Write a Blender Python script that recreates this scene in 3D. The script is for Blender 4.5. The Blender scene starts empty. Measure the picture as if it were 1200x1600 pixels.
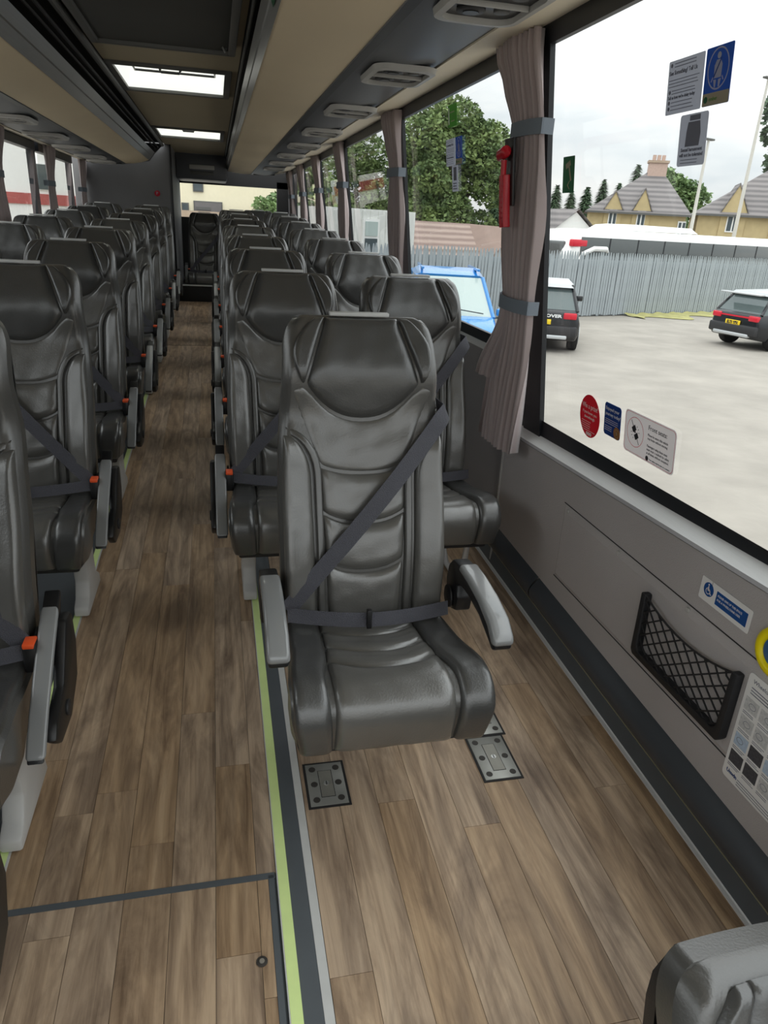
import bpy, bmesh, math, random
from mathutils import Vector, Matrix
random.seed(7)
scene = bpy.context.scene
C = scene.collection
# ------------------------------------------------------------------ camera
cam_data = bpy.data.cameras.new('camera'); cam = bpy.data.objects.new('camera', cam_data); C.objects.link(cam)
scene.camera = cam
cam_data.sensor_fit = 'VERTICAL'; cam_data.sensor_height = 36.0
cam_data.lens = 36.0 * 1110.0 / 1600.0
cam_data.clip_start = 0.02; cam_data.clip_end = 500
_X = Vector((0.97522637, -0.03400133, 0.21858051)); _Y = Vector((-0.21504598, -0.37734483, 0.90075863)); _Z = Vector((0.05185324, -0.92544843, -0.37530848))
_right = Vector((_X[0], _Y[0], _Z[0])); _down = Vector((_X[1], _Y[1], _Z[1])); _fwd = Vector((_X[2], _Y[2], _Z[2]))
_up = -_down; _back = -_fwd
cam.matrix_world = Matrix(((_right[0], _up[0], _back[0], 0.0), (_right[1], _up[1], _back[1], 0.0), (_right[2], _up[2], _back[2], 1.35), (0, 0, 0, 1)))
# ------------------------------------------------------------------ world: overcast sky (bright zenith, dimmer horizon)
world = bpy.data.worlds.new('overcast_sky'); scene.world = world; world.use_nodes = True
nt = world.node_tree; nt.nodes.clear()
def wn(t, **kw):
    n = nt.nodes.new(t)
    for k, v in kw.items(): setattr(n, k, v)
    return n
out = wn('ShaderNodeOutputWorld'); bg = wn('ShaderNodeBackground'); tc = wn('ShaderNodeTexCoord')
sep = wn('ShaderNodeSeparateXYZ'); nt.links.new(tc.outputs['Generated'], sep.inputs[0])
mr = wn('ShaderNodeMapRange'); mr.inputs['From Min'].default_value = 0.0; mr.inputs['From Max'].default_value = 1.0
mr.inputs['To Min'].default_value = 0.76; mr.inputs['To Max'].default_value = 3.0
nt.links.new(sep.outputs['Z'], mr.inputs['Value'])
mp = wn('ShaderNodeMapping'); mp.inputs['Scale'].default_value = (2.0, 2.0, 7.0); nt.links.new(tc.outputs['Generated'], mp.inputs[0])
nz = wn('ShaderNodeTexNoise'); nz.inputs['Scale'].default_value = 1.6; nz.inputs['Detail'].default_value = 5; nz.inputs['Roughness'].default_value = 0.55
nt.links.new(mp.outputs[0], nz.inputs['Vector'])
cr = wn('ShaderNodeValToRGB'); cr.color_ramp.elements[0].position = 0.3; cr.color_ramp.elements[0].color = (0.58, 0.65, 0.69, 1)
cr.color_ramp.elements[1].position = 0.68; cr.color_ramp.elements[1].color = (0.93, 0.93, 0.90, 1)
nt.links.new(nz.outputs['Fac'], cr.inputs[0])
mul = wn('ShaderNodeVectorMath', operation='SCALE'); nt.links.new(cr.outputs[0], mul.inputs[0]); nt.links.new(mr.outputs[0], mul.inputs['Scale'])
nt.links.new(mul.outputs[0], bg.inputs['Color']); bg.inputs['Strength'].default_value = 1.0
nt.links.new(bg.outputs[0], out.inputs[0])
# ------------------------------------------------------------------ view
vs = scene.view_settings
vs.view_transform = 'Standard'; vs.look = 'None'; vs.gamma = 1.0; vs.use_curve_mapping = False
vs.exposure = 0.47
S = 0.0399          # the floor rises towards the rear
GROUND = -1.4
def fz(y): return S * y
# ------------------------------------------------------------------ materials
M = {}
def mat(name, col, rough=0.5, metal=0.0, spec=0.5, bump=0.0, bscale=200.0, var=0.0, vscale=8.0, coat=0.0, stretch=None, sheen=0.0, emit=None):
    m = bpy.data.materials.new(name); m.use_nodes = True; t = m.node_tree; b = t.nodes['Principled BSDF']
    b.inputs['Base Color'].default_value = (*col, 1); b.inputs['Roughness'].default_value = rough; b.inputs['Metallic'].default_value = metal
    b.inputs['Specular IOR Level'].default_value = spec; b.inputs['Coat Weight'].default_value = coat; b.inputs['Coat Roughness'].default_value = 0.22 if name.startswith('leather') else 0.03; b.inputs['Sheen Weight'].default_value = sheen
    if bump or var:
        co = t.nodes.new('ShaderNodeTexCoord'); src = co.outputs['Object']
        if stretch:
            mpn = t.nodes.new('ShaderNodeMapping'); mpn.inputs['Scale'].default_value = stretch; t.links.new(src, mpn.inputs[0]); src = mpn.outputs[0]
    if var:
        n = t.nodes.new('ShaderNodeTexNoise'); n.inputs['Scale'].default_value = vscale; n.inputs['Detail'].default_value = 4; t.links.new(src, n.inputs['Vector'])
        mx = t.nodes.new('ShaderNodeMix'); mx.data_type = 'RGBA'
        mx.inputs[6].default_value = (*[c * (1 - var) for c in col], 1); mx.inputs[7].default_value = (*[min(1, c * (1 + var)) for c in col], 1)
        t.links.new(n.outputs['Fac'], mx.inputs[0]); t.links.new(mx.outputs[2], b.inputs['Base Color'])
    if bump:
        n2 = t.nodes.new('ShaderNodeTexNoise'); n2.inputs['Scale'].default_value = bscale; n2.inputs['Detail'].default_value = 3; t.links.new(src, n2.inputs['Vector'])
        bp = t.nodes.new('ShaderNodeBump'); bp.inputs['Strength'].default_value = bump; bp.inputs['Distance'].default_value = 0.01
        t.links.new(n2.outputs['Fac'], bp.inputs['Height']); t.links.new(bp.outputs[0], b.inputs['Normal'])
    if emit:
        b.inputs['Emission Color'].default_value = (*emit[0], 1); b.inputs['Emission Strength'].default_value = emit[1]
    M[name] = m
    return m
mat('leather', (0.100, 0.097, 0.089), 0.29, spec=1.0, coat=0.45, bump=0.08, bscale=260, var=0.12, vscale=14)
mat('leather_dark', (0.052, 0.052, 0.050), 0.32, spec=0.9, coat=0.35, bump=0.08, bscale=260, var=0.10, vscale=14)
mat('leather_edge', (0.070, 0.068, 0.063), 0.32, spec=0.9, coat=0.35, bump=0.08, bscale=260, var=0.10, vscale=14)
mat('piping', (0.035, 0.035, 0.035), 0.5)
mat('shell_plastic', (0.022, 0.022, 0.024), 0.5, bump=0.1, bscale=400)
mat('black_plastic', (0.012, 0.012, 0.013), 0.38)
mat('arm_grey', (0.24, 0.245, 0.245), 0.22, coat=0.5)
mat('leg_white', (0.55, 0.54, 0.52), 0.4, var=0.1)
mat('strip_white', (0.62, 0.62, 0.60), 0.5, var=0.12, vscale=20)
mat('belt', (0.075, 0.075, 0.09), 0.65, bump=0.5, bscale=500, stretch=(1, 1, 1))
mat('orange_plastic', (0.85, 0.10, 0.02), 0.4)
mat('grab_light', (0.55, 0.55, 0.54), 0.4)
mat('beige', (0.72, 0.60, 0.42), 0.75, bump=0.15, bscale=500, var=0.05, vscale=3)
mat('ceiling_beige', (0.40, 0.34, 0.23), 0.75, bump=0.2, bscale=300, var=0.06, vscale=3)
mat('cream_trim', (0.85, 0.76, 0.60), 0.6, var=0.04)
mat('duct_grey', (0.095, 0.10, 0.112), 0.42, var=0.06, bump=0.05, bscale=500)
mat('extrusion', (0.25, 0.25, 0.245), 0.34, metal=0.35, var=0.12, vscale=9, stretch=(20, 0.6, 20))
mat('rack_dark', (0.018, 0.017, 0.017), 0.7)
mat('rack_red', (0.12, 0.015, 0.02), 0.8)
mat('screen_dark', (0.045, 0.045, 0.038), 0.7, var=0.15, vscale=5)
mat('frame_grey', (0.10, 0.10, 0.095), 0.5)
mat('vent_grey', (0.45, 0.44, 0.42), 0.45)
mat('wall_grey', (0.46, 0.43, 0.425), 0.6, bump=0.25, bscale=350, var=0.06, vscale=5)
mat('wall_grey_rear', (0.27, 0.26, 0.265), 0.6, bump=0.2, bscale=350, var=0.06, vscale=5)
mat('partition_grey', (0.15, 0.148, 0.15), 0.5, bump=0.2, bscale=350, var=0.06, vscale=5)
mat('sill_silver', (0.78, 0.79, 0.79), 0.38, metal=0.15, var=0.08, vscale=30, stretch=(1, 0.3, 30))
mat('rubber', (0.055, 0.062, 0.072), 0.42, var=0.1)
mat('rubber_flat', (0.10, 0.112, 0.122), 0.55, var=0.15, vscale=12)
mat('seal_yellow', (0.32, 0.30, 0.18), 0.6)
mat('window_black', (0.010, 0.012, 0.016), 0.4)
mat('curtain', (0.43, 0.355, 0.35), 0.85, sheen=0.4, bump=0.2, bscale=600)
mat('curtain_tie', (0.17, 0.20, 0.235), 0.7, bump=0.2, bscale=500)
mat('hammer_red', (0.45, 0.01, 0.02), 0.35)
mat('lumi', (0.76, 0.93, 0.38), 0.6, var=0.08, vscale=25)
mat('metal_plate', (0.40, 0.40, 0.37), 0.42, metal=0.55, var=0.15, vscale=25)
mat('metal_insert', (0.33, 0.32, 0.28), 0.42, metal=0.5, var=0.15, vscale=30)
mat('stud', (0.045, 0.040, 0.035), 0.6)
mat('screw_metal', (0.6, 0.6, 0.58), 0.3, metal=0.7)
mat('white_print', (0.80, 0.79, 0.78), 0.5)
mat('white_sticker', (0.84, 0.81, 0.81), 0.5)
mat('pale_sticker', (0.60, 0.62, 0.68), 0.5)
mat('tan_sticker', (0.55, 0.50, 0.36), 0.5)
mat('red_sticker', (0.62, 0.02, 0.05), 0.45)
mat('blue_sticker', (0.015, 0.07, 0.27), 0.45)
mat('blue_sign', (0.02, 0.13, 0.45), 0.45)
mat('orange_sticker', (0.50, 0.22, 0.06), 0.5)
mat('green_sticker', (0.02, 0.17, 0.07), 0.45)
mat('green_light', (0.12, 0.36, 0.06), 0.45)
mat('ink', (0.02, 0.02, 0.025), 0.6)
mat('ink_soft', (0.16, 0.17, 0.22), 0.6)
mat('yellow_plastic', (0.88, 0.72, 0.0), 0.35)
mat('blue_button', (0.02, 0.12, 0.33), 0.3)
mat('print_blue', (0.45, 0.55, 0.68), 0.6, var=0.3, vscale=150)
mat('print_grey', (0.55, 0.55, 0.55), 0.6, var=0.4, vscale=150)
mat('print_dark', (0.06, 0.06, 0.07), 0.6, var=0.8, vscale=180)
mat('net', (0.010, 0.010, 0.012), 0.6)
mat('brass', (0.45, 0.42, 0.36), 0.4, metal=0.5)
# outside
mat('gravel', (0.30, 0.275, 0.24), 0.95, bump=0.8, bscale=9, var=0.30, vscale=1.1)
mat('verge', (0.36, 0.34, 0.14), 0.95, var=0.4, vscale=3)
mat('fence_steel', (0.36, 0.40, 0.42), 0.55, metal=0.1, var=0.18, vscale=2.5)
mat('car_blue', (0.02, 0.22, 0.58), 0.22, coat=0.6)
mat('car_black', (0.012, 0.014, 0.017), 0.2, coat=0.15)
mat('car_silver', (0.55, 0.57, 0.58), 0.3, metal=0.3)
mat('car_glass', (0.10, 0.13, 0.13), 0.06)
mat('car_glass_pale', (0.42, 0.50, 0.48), 0.08)
mat('tyre', (0.015, 0.015, 0.015), 0.8)
mat('tail_red', (0.62, 0.02, 0.04), 0.25)
mat('plate_yellow', (0.85, 0.60, 0.02), 0.4)
mat('coach_white', (0.86, 0.86, 0.84), 0.3)
mat('coach_glass', (0.10, 0.11, 0.11), 0.08)
mat('stone_yellow', (0.50, 0.40, 0.22), 0.9, var=0.2, vscale=2)
mat('cream_wall', (0.80, 0.74, 0.55), 0.9, var=0.05)
mat('white_wall', (0.82, 0.82, 0.80), 0.85, var=0.05)
mat('cabin_white', (0.66, 0.67, 0.64), 0.7, var=0.06)
mat('roof_red', (0.24, 0.17, 0.14), 0.85, var=0.2, vscale=1.5)
mat('roof_slate', (0.15, 0.14, 0.14), 0.85, var=0.25, vscale=2)
mat('brick_red', (0.40, 0.10, 0.09), 0.85, var=0.15)
mat('brick_tan', (0.42, 0.32, 0.24), 0.9, var=0.2)
mat('chimney_pink', (0.52, 0.38, 0.32), 0.9, var=0.15)
mat('pole_pale', (0.55, 0.53, 0.48), 0.7)
mat('frame_white', (0.82, 0.82, 0.80), 0.5)
mat('pane', (0.06, 0.08, 0.09), 0.08)
mat('bark', (0.10, 0.08, 0.06), 0.9, var=0.3)
def leaf_mat(name, a, b):
    m = bpy.data.materials.new(name); m.use_nodes = True; t = m.node_tree; bs = t.nodes['Principled BSDF']
    co = t.nodes.new('ShaderNodeTexCoord'); n = t.nodes.new('ShaderNodeTexNoise'); n.inputs['Scale'].default_value = 1.1; n.inputs['Detail'].default_value = 6
    t.links.new(co.outputs['Object'], n.inputs['Vector'])
    r = t.nodes.new('ShaderNodeValToRGB'); r.color_ramp.elements[0].position = 0.35; r.color_ramp.elements[0].color = (*a, 1); r.color_ramp.elements[1].position = 0.65; r.color_ramp.elements[1].color = (*b, 1)
    t.links.new(n.outputs['Fac'], r.inputs[0]); t.links.new(r.outputs[0], bs.inputs['Base Color']); bs.inputs['Roughness'].default_value = 0.7
    M[name] = m
leaf_mat('leaf_green', (0.075, 0.13, 0.045), (0.22, 0.30, 0.10))
leaf_mat('leaf_dark', (0.05, 0.09, 0.05), (0.11, 0.18, 0.09))
leaf_mat('leaf_pale', (0.10, 0.17, 0.07), (0.22, 0.32, 0.12))
# thin clear window glass
def glass_mat(name, tint, refl):
    m = bpy.data.materials.new(name); m.use_nodes = True; t = m.node_tree; t.nodes.clear()
    o = t.nodes.new('ShaderNodeOutputMaterial'); tr = t.nodes.new('ShaderNodeBsdfTransparent'); tr.inputs[0].default_value = (*tint, 1)
    gl = t.nodes.new('ShaderNodeBsdfGlossy'); gl.inputs['Roughness'].default_value = 0.02
    lw = t.nodes.new('ShaderNodeLayerWeight'); lw.inputs['Blend'].default_value = 0.5
    pw = t.nodes.new('ShaderNodeMath'); pw.operation = 'POWER'; pw.inputs[1].default_value = 5.0; t.links.new(lw.outputs['Facing'], pw.inputs[0])
    ma = t.nodes.new('ShaderNodeMath'); ma.operation = 'MULTIPLY_ADD'; ma.inputs[1].default_value = 0.9; ma.inputs[2].default_value = refl; t.links.new(pw.outputs[0], ma.inputs[0])
    mx = t.nodes.new('ShaderNodeMixShader'); t.links.new(ma.outputs[0], mx.inputs[0]); t.links.new(tr.outputs[0], mx.inputs[1]); t.links.new(gl.outputs[0], mx.inputs[2])
    t.links.new(mx.outputs[0], o.inputs[0]); M[name] = m
glass_mat('clear_glass', (0.93, 0.94, 0.94), 0.03)
def translucent_mat(name, col):
    m = bpy.data.materials.new(name); m.use_nodes = True; t = m.node_tree; t.nodes.clear()
    o = t.nodes.new('ShaderNodeOutputMaterial'); a = t.nodes.new('ShaderNodeBsdfTranslucent'); a.inputs[0].default_value = (*col, 1)
    d = t.nodes.new('ShaderNodeBsdfDiffuse'); d.inputs[0].default_value = (*col, 1); mx = t.nodes.new('ShaderNodeMixShader'); mx.inputs[0].default_value = 0.25
    t.links.new(a.outputs[0], mx.inputs[1]); t.links.new(d.outputs[0], mx.inputs[2]); t.links.new(mx.outputs[0], o.inputs[0]); M[name] = m
translucent_mat('hatch_panel', (0.90, 0.89, 0.84))
for nm_ in ('white_sticker', 'pale_sticker', 'tan_sticker', 'red_sticker', 'blue_sticker', 'blue_sign', 'orange_sticker', 'green_sticker', 'green_light'):
    t_ = M[nm_].node_tree; b_ = t_.nodes['Principled BSDF']; o_ = [n for n in t_.nodes if n.type == 'OUTPUT_MATERIAL'][0]
    tr_ = t_.nodes.new('ShaderNodeBsdfTranslucent'); tr_.inputs[0].default_value = b_.inputs['Base Color'].default_value; mx_ = t_.nodes.new('ShaderNodeMixShader'); mx_.inputs[0].default_value = 0.42
    t_.links.new(b_.outputs[0], mx_.inputs[1]); t_.links.new(tr_.outputs[0], mx_.inputs[2]); t_.links.new(mx_.outputs[0], o_.inputs[0])
# striped roof (rows of tiles on far roofs) and wood planks
def striped(name, a, b, per_m):
    m = bpy.data.materials.new(name); m.use_nodes = True; t = m.node_tree; bs = t.nodes['Principled BSDF']; bs.inputs['Roughness'].default_value = 0.85
    co = t.nodes.new('ShaderNodeTexCoord'); w = t.nodes.new('ShaderNodeTexWave'); w.bands_direction = 'Z'; w.inputs['Scale'].default_value = per_m; w.inputs['Distortion'].default_value = 0.6
    t.links.new(co.outputs['Object'], w.inputs['Vector']); mx = t.nodes.new('ShaderNodeMix'); mx.data_type = 'RGBA'
    mx.inputs[6].default_value = (*a, 1); mx.inputs[7].default_value = (*b, 1); t.links.new(w.outputs['Fac'], mx.inputs[0]); t.links.new(mx.outputs[2], bs.inputs['Base Color']); M[name] = m
striped('tiles_slate', (0.13, 0.12, 0.12), (0.24, 0.22, 0.215), 1.0)
striped('tiles_red', (0.19, 0.13, 0.11), (0.33, 0.25, 0.21), 1.5)
def wood():
    m = bpy.data.materials.new('vinyl_plank'); m.use_nodes = True; t = m.node_tree; bs = t.nodes['Principled BSDF']
    N = t.nodes.new; Lk = t.links.new
    co = N('ShaderNodeTexCoord'); oi = N('ShaderNodeObjectInfo')
    mulr = N('ShaderNodeMath'); mulr.operation = 'MULTIPLY'; mulr.inputs[1].default_value = 37.0; Lk(oi.outputs['Random'], mulr.inputs[0])
    cmb = N('ShaderNodeCombineXYZ'); Lk(mulr.outputs[0], cmb.inputs[0]); Lk(mulr.outputs[0], cmb.inputs[1])
    add = N('ShaderNodeVectorMath'); add.operation = 'ADD'; Lk(co.outputs['Object'], add.inputs[0]); Lk(cmb.outputs[0], add.inputs[1])
    mp1 = N('ShaderNodeMapping'); mp1.inputs['Scale'].default_value = (42, 2.6, 1); Lk(add.outputs[0], mp1.inputs[0])
    n1 = N('ShaderNodeTexNoise'); n1.inputs['Scale'].default_value = 1.0; n1.inputs['Detail'].default_value = 7; n1.inputs['Roughness'].default_value = 0.65; n1.inputs['Distortion'].default_value = 0.7; Lk(mp1.outputs[0], n1.inputs['Vector'])
    mp2 = N('ShaderNodeMapping'); mp2.inputs['Scale'].default_value = (11, 2.4, 1); Lk(add.outputs[0], mp2.inputs[0])
    n2 = N('ShaderNodeTexNoise'); n2.inputs['Scale'].default_value = 1.0; n2.inputs['Detail'].default_value = 7; n2.inputs['Roughness'].default_value = 0.6; n2.inputs['Distortion'].default_value = 1.6; Lk(mp2.outputs[0], n2.inputs['Vector'])
    r1 = N('ShaderNodeValToRGB'); e = r1.color_ramp.elements
    e[0].position = 0.28; e[0].color = (0.22, 0.145, 0.092, 1); e[1].position = 0.75; e[1].color = (0.62, 0.465, 0.32, 1)
    x = e.new(0.5); x.color = (0.455, 0.325, 0.215, 1)
    Lk(n1.outputs['Fac'], r1.inputs[0])
    r2 = N('ShaderNodeValToRGB'); e = r2.color_ramp.elements
    e[0].position = 0.36; e[0].color = (0.50, 0.47, 0.46, 1); e[1].position = 0.60; e[1].color = (1.08, 1.06, 1.02, 1); Lk(n2.outputs['Fac'], r2.inputs[0])
    mx = N('ShaderNodeMix'); mx.data_type = 'RGBA'; mx.blend_type = 'MULTIPLY'; mx.inputs[0].default_value = 0.8; Lk(r1.outputs[0], mx.inputs[6]); Lk(r2.outputs[0], mx.inputs[7])
    hs = N('ShaderNodeHueSaturation'); mrn = N('ShaderNodeMapRange'); mrn.inputs['To Min'].default_value = 0.94; mrn.inputs['To Max'].default_value = 1.06; Lk(oi.outputs['Random'], mrn.inputs[0]); Lk(mrn.outputs[0], hs.inputs['Value'])
    mrs = N('ShaderNodeMapRange'); mrs.inputs['To Min'].default_value = 1.10; mrs.inputs['To Max'].default_value = 0.86; Lk(oi.outputs['Random'], mrs.inputs[0]); Lk(mrs.outputs[0], hs.inputs['Saturation'])
    Lk(mx.outputs[2], hs.inputs['Color']); Lk(hs.outputs[0], bs.inputs['Base Color'])
    bs.inputs['Roughness'].default_value = 0.48
    bp = N('ShaderNodeBump'); bp.inputs['Strength'].default_value = 0.12; bp.inputs['Distance'].default_value = 0.004; Lk(n1.outputs['Fac'], bp.inputs['Height']); Lk(bp.outputs[0], bs.inputs['Normal'])
    M['vinyl_plank'] = m
wood()
# ------------------------------------------------------------------ mesh helpers
class MB:
    def __init__(s): s.v = []; s.f = []
    def add(s, vs, fs):
        o = len(s.v); s.v += [tuple(v) for v in vs]; s.f += [tuple(i + o for i in f) for f in fs]; return s
    def box(s, x0, x1, y0, y1, z0, z1):
        return s.add([(x0, y0, z0), (x1, y0, z0), (x1, y1, z0), (x0, y1, z0), (x0, y0, z1), (x1, y0, z1), (x1, y1, z1), (x0, y1, z1)],
                     [(0, 3, 2, 1), (4, 5, 6, 7), (0, 1, 5, 4), (1, 2, 6, 5), (2, 3, 7, 6), (3, 0, 4, 7)])
    def prism(s, poly, a0, a1, axis='x'):
        n = len(poly)
        def P(p, a): return (a, p[0], p[1]) if axis == 'x' else ((p[0], a, p[1]) if axis == 'y' else (p[0], p[1], a))
        vs = [P(p, a0) for p in poly] + [P(p, a1) for p in poly]
        return s.add(vs, [tuple(range(n))[::-1], tuple(range(n, 2 * n))] + [(i, (i + 1) % n, n + (i + 1) % n, n + i) for i in range(n)])
    def grid(s, fn, nu, nv):
        vs = [fn(i / nu, j / nv) for j in range(nv + 1) for i in range(nu + 1)]
        return s.add(vs, [(j * (nu + 1) + i, j * (nu + 1) + i + 1, (j + 1) * (nu + 1) + i + 1, (j + 1) * (nu + 1) + i) for j in range(nv) for i in range(nu)])
    def tube(s, pts, r, n=8):
        pts = [Vector(p) for p in pts]; rings = []; rad = r if isinstance(r, (list, tuple)) else [r] * len(pts)
        for i, p in enumerate(pts):
            d = (pts[min(i + 1, len(pts) - 1)] - pts[max(i - 1, 0)]).normalized()
            a = Vector((0, 0, 1)) if abs(d.z) < 0.9 else Vector((1, 0, 0))
            u = d.cross(a).normalized(); w = d.cross(u)
            rings.append([p + (u * math.cos(2 * math.pi * k / n) + w * math.sin(2 * math.pi * k / n)) * rad[i] for k in range(n)])
        vs = [v for q in rings for v in q]; fs = []
        for i in range(len(rings) - 1):
            for k in range(n): fs.append((i * n + k, i * n + (k + 1) % n, (i + 1) * n + (k + 1) % n, (i + 1) * n + k))
        fs += [tuple(range(n))[::-1], tuple(range((len(rings) - 1) * n, len(rings) * n))]
        return s.add(vs, fs)
    def disc(s, c, r, h, axis='z', n=14, ry=None):
        ry = ry or r
        poly = [(c[0] + r * math.cos(2 * math.pi * k / n), c[1] + ry * math.sin(2 * math.pi * k / n)) for k in range(n)]
        return s.prism(poly, c[2], c[2] + h, axis)
    def mesh(s, name):
        m = bpy.data.meshes.new(name); m.from_pydata(s.v, [], s.f)
        bm = bmesh.new(); bm.from_mesh(m); bmesh.ops.recalc_face_normals(bm, faces=bm.faces); bm.to_mesh(m); bm.free(); m.update(); return m
    def build(s, name, material, parent=None, smooth=False, bevel=0.0, seg=2, angle=35):
        m = s.mesh(name); m.materials.append(M[material]); o = bpy.data.objects.new(name, m); C.objects.link(o)
        if parent is not None: o.parent = parent
        if bevel:
            bm = bmesh.new(); bm.from_mesh(m)
            es = [e for e in bm.edges if len(e.link_faces) == 2 and e.calc_face_angle(0) > math.radians(30)]
            bmesh.ops.bevel(bm, geom=es, offset=bevel, segments=seg, affect='EDGES', profile=0.5, clamp_overlap=True); bm.to_mesh(m); bm.free(); smooth = True
        if smooth: m.shade_smooth() if angle >= 180 else smooth_angle(m, angle)
        return o
def smooth_angle(m, deg):
    m.shade_smooth(); bm = bmesh.new(); bm.from_mesh(m)
    for e in bm.edges: e.smooth = not (len(e.link_faces) == 2 and e.calc_face_angle(0) > math.radians(deg))
    bm.to_mesh(m); bm.free()
def tag(o, label, cat, group=None):
    o['label'] = label; o['category'] = cat
    if group: o['group'] = group
    return o
def struct(o): o['kind'] = 'structure'; return o
def empty(name, loc=(0, 0, 0), rz=0.0, mx=None):
    o = bpy.data.objects.new(name, None); C.objects.link(o); o.empty_display_size = 0.1
    if mx is not None: o.matrix_world = mx
    else: o.location = loc; o.rotation_euler = (0, 0, rz)
    return o
def copy_tree(o, parent=None):
    c = o.copy(); C.objects.link(c); c.parent = parent
    for ch in o.children: copy_tree(ch, c)
    return c
def lerp(a, b, t): return a + (b - a) * t
def interp(x, pts):
    if x <= pts[0][0]: return pts[0][1]
    for (a, b), (c, d) in zip(pts, pts[1:]):
        if x <= c: return b + (d - b) * (x - a) / (c - a)
    return pts[-1][1]
def smoothpts(x, pts):
    if x <= pts[0][0]: return pts[0][1]
    for (a, b), (c, d) in zip(pts, pts[1:]):
        if x <= c:
            t = (x - a) / (c - a); t = t * t * (3 - 2 * t); return b + (d - b) * t
    return pts[-1][1]
_font_cache = {}
def text(name, body, size, material, parent, x, y, z=0.0006, align='LEFT', ext=0.0002, bold=0.0, sx=1.0):
    cu = bpy.data.curves.new(name, 'FONT'); cu.body = body; cu.size = size; cu.align_x = align; cu.extrude = ext; cu.offset = bold; cu.resolution_u = 2
    t = bpy.data.objects.new('tmp_text', cu); C.objects.link(t)
    dg = bpy.context.evaluated_depsgraph_get(); me = bpy.data.meshes.new_from_object(t.evaluated_get(dg)); bpy.data.objects.remove(t); bpy.data.curves.remove(cu)
    me.name = name; me.materials.clear(); me.materials.append(M[material])
    o = bpy.data.objects.new(name, me); C.objects.link(o); o.parent = parent; o.location = (x, y, z); o.scale = (sx, 1, 1); return o
def rrect(w, h, r, n=4):
    p = []
    for cx, cy, a0 in ((w / 2 - r, h / 2 - r, 0), (-w / 2 + r, h / 2 - r, 90), (-w / 2 + r, -h / 2 + r, 180), (w / 2 - r, -h / 2 + r, 270)):
        for k in range(n + 1):
            a = math.radians(a0 + 90 * k / n); p.append((cx + r * math.cos(a), cy + r * math.sin(a)))
    return p
LEAN = 0.1146
def glass_x(z): return 1.06 - LEAN * (z - 0.9)
def right_frame(y, z, lean=LEAN, x=None, off=0.004):
    """frame of something flat on the right-hand wall or glass: local x runs forward, local y up, local z into the room"""
    v = Vector((-lean, 0, 1)).normalized(); u = Vector((0, -1, 0)); n = u.cross(v)
    if x is None: x = glass_x(z)
    p = Vector((x, y, z)) + n * off
    return Matrix(((u.x, v.x, n.x, p.x), (u.y, v.y, n.y, p.y), (u.z, v.z, n.z, p.z), (0, 0, 0, 1)))
# ================================================================== THE COACH: structure
Y0, Y1 = -1.0, 10.8
XL = -1.40          # left lining
def slab(x0, x1, y0, y1, top, thick, slope=S):
    m = MB()
    return m.add([(x0, y0, slope * y0 + top - thick), (x1, y0, slope * y0 + top - thick), (x1, y1, slope * y1 + top - thick), (x0, y1, slope * y1 + top - thick),
                  (x0, y0, slope * y0 + top), (x1, y0, slope * y0 + top), (x1, y1, slope * y1 + top), (x0, y1, slope * y1 + top)],
                 [(0, 3, 2, 1), (4, 5, 6, 7), (0, 1, 5, 4), (1, 2, 6, 5), (2, 3, 7, 6), (3, 0, 4, 7)])
fl = slab(XL, 0.165, Y0, Y1, -0.004, 0.05); fl2 = slab(0.165, 1.06, 0.56, Y1, -0.004, 0.05); fl.add(fl2.v, fl2.f)
fl.box(0.165, 1.06, Y0, 0.58, -0.50, -0.44)      # lower stepwell by the entrance
fl.box(0.165, 1.06, 0.56, 0.60, -0.44, 0.0)
floor = struct(fl.build('floor', 'rubber_flat'))
# planks of the vinyl floor, each with its own edges
def plank(x0, x1, y0, y1):
    g = 0.0005; cx, cy = (x0 + x1) / 2, (y0 + y1) / 2
    a, b, c, d = x0 + g - cx, x1 - g - cx, y0 + g - cy, y1 - g - cy
    m = MB().add([(a, c, S * c - 0.004), (b, c, S * c - 0.004), (b, d, S * d - 0.004), (a, d, S * d - 0.004), (a, c, S * c), (b, c, S * c), (b, d, S * d), (a, d, S * d)],
                 [(4, 5, 6, 7), (0, 1, 5, 4), (1, 2, 6, 5), (2, 3, 7, 6), (3, 0, 4, 7)])
    o = m.build('plank', 'vinyl_plank', floor); o.location = (cx, cy, S * cy); return o
rp = random.Random(3)
def plank_field(xs, ya, yb, lens=(0.95, 1.25)):
    for xa, xb in zip(xs, xs[1:]):
        y = ya - rp.uniform(0.0, 1.0)
        while y < yb:
            ye = y + rp.uniform(*lens)
            if ye > ya + 0.02: plank(xa, xb, max(y, ya), min(ye, yb))
            y = ye
ax = [-0.477, -0.405, -0.320, -0.228, -0.135, -0.045, 0.040]
plank_field(ax + [0.064], 0.30, 1.122)
plank_field(ax + [0.081], 1.136, 6.60)
plank_field([-0.477, -0.29, -0.10, 0.081], 6.605, 9.16, (1.2, 1.6))
rx = [0.162, 0.245, 0.338, 0.430, 0.522, 0.615, 0.708, 0.800, 0.893, 0.985, 1.032]
plank_field(rx, 0.56, 4.2)
def strip(n, x0, x1, y0, y1, mt, h=0.002, parent=None):
    return struct(slab(x0, x1, y0, y1, h, 0.008).build('trim_%d' % n, mt))
strip(1, 0.084, 0.106, 0.3, 9.16, 'lumi', 0.003)
strip(2, 0.106, 0.143, 0.3, 9.16, 'rubber_flat', 0.001)
strip(3, 0.143, 0.161, 0.3, 2.2, 'strip_white', 0.002)
strip(4, -0.500, -0.479, 0.3, 9.16, 'lumi', 0.003)
strip(5, -0.479, -0.474, 0.3, 9.16, 'strip_white', 0.003)
strip(6, 0.0815, 0.0845, 0.3, 9.16, 'strip_white', 0.0025)
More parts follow.
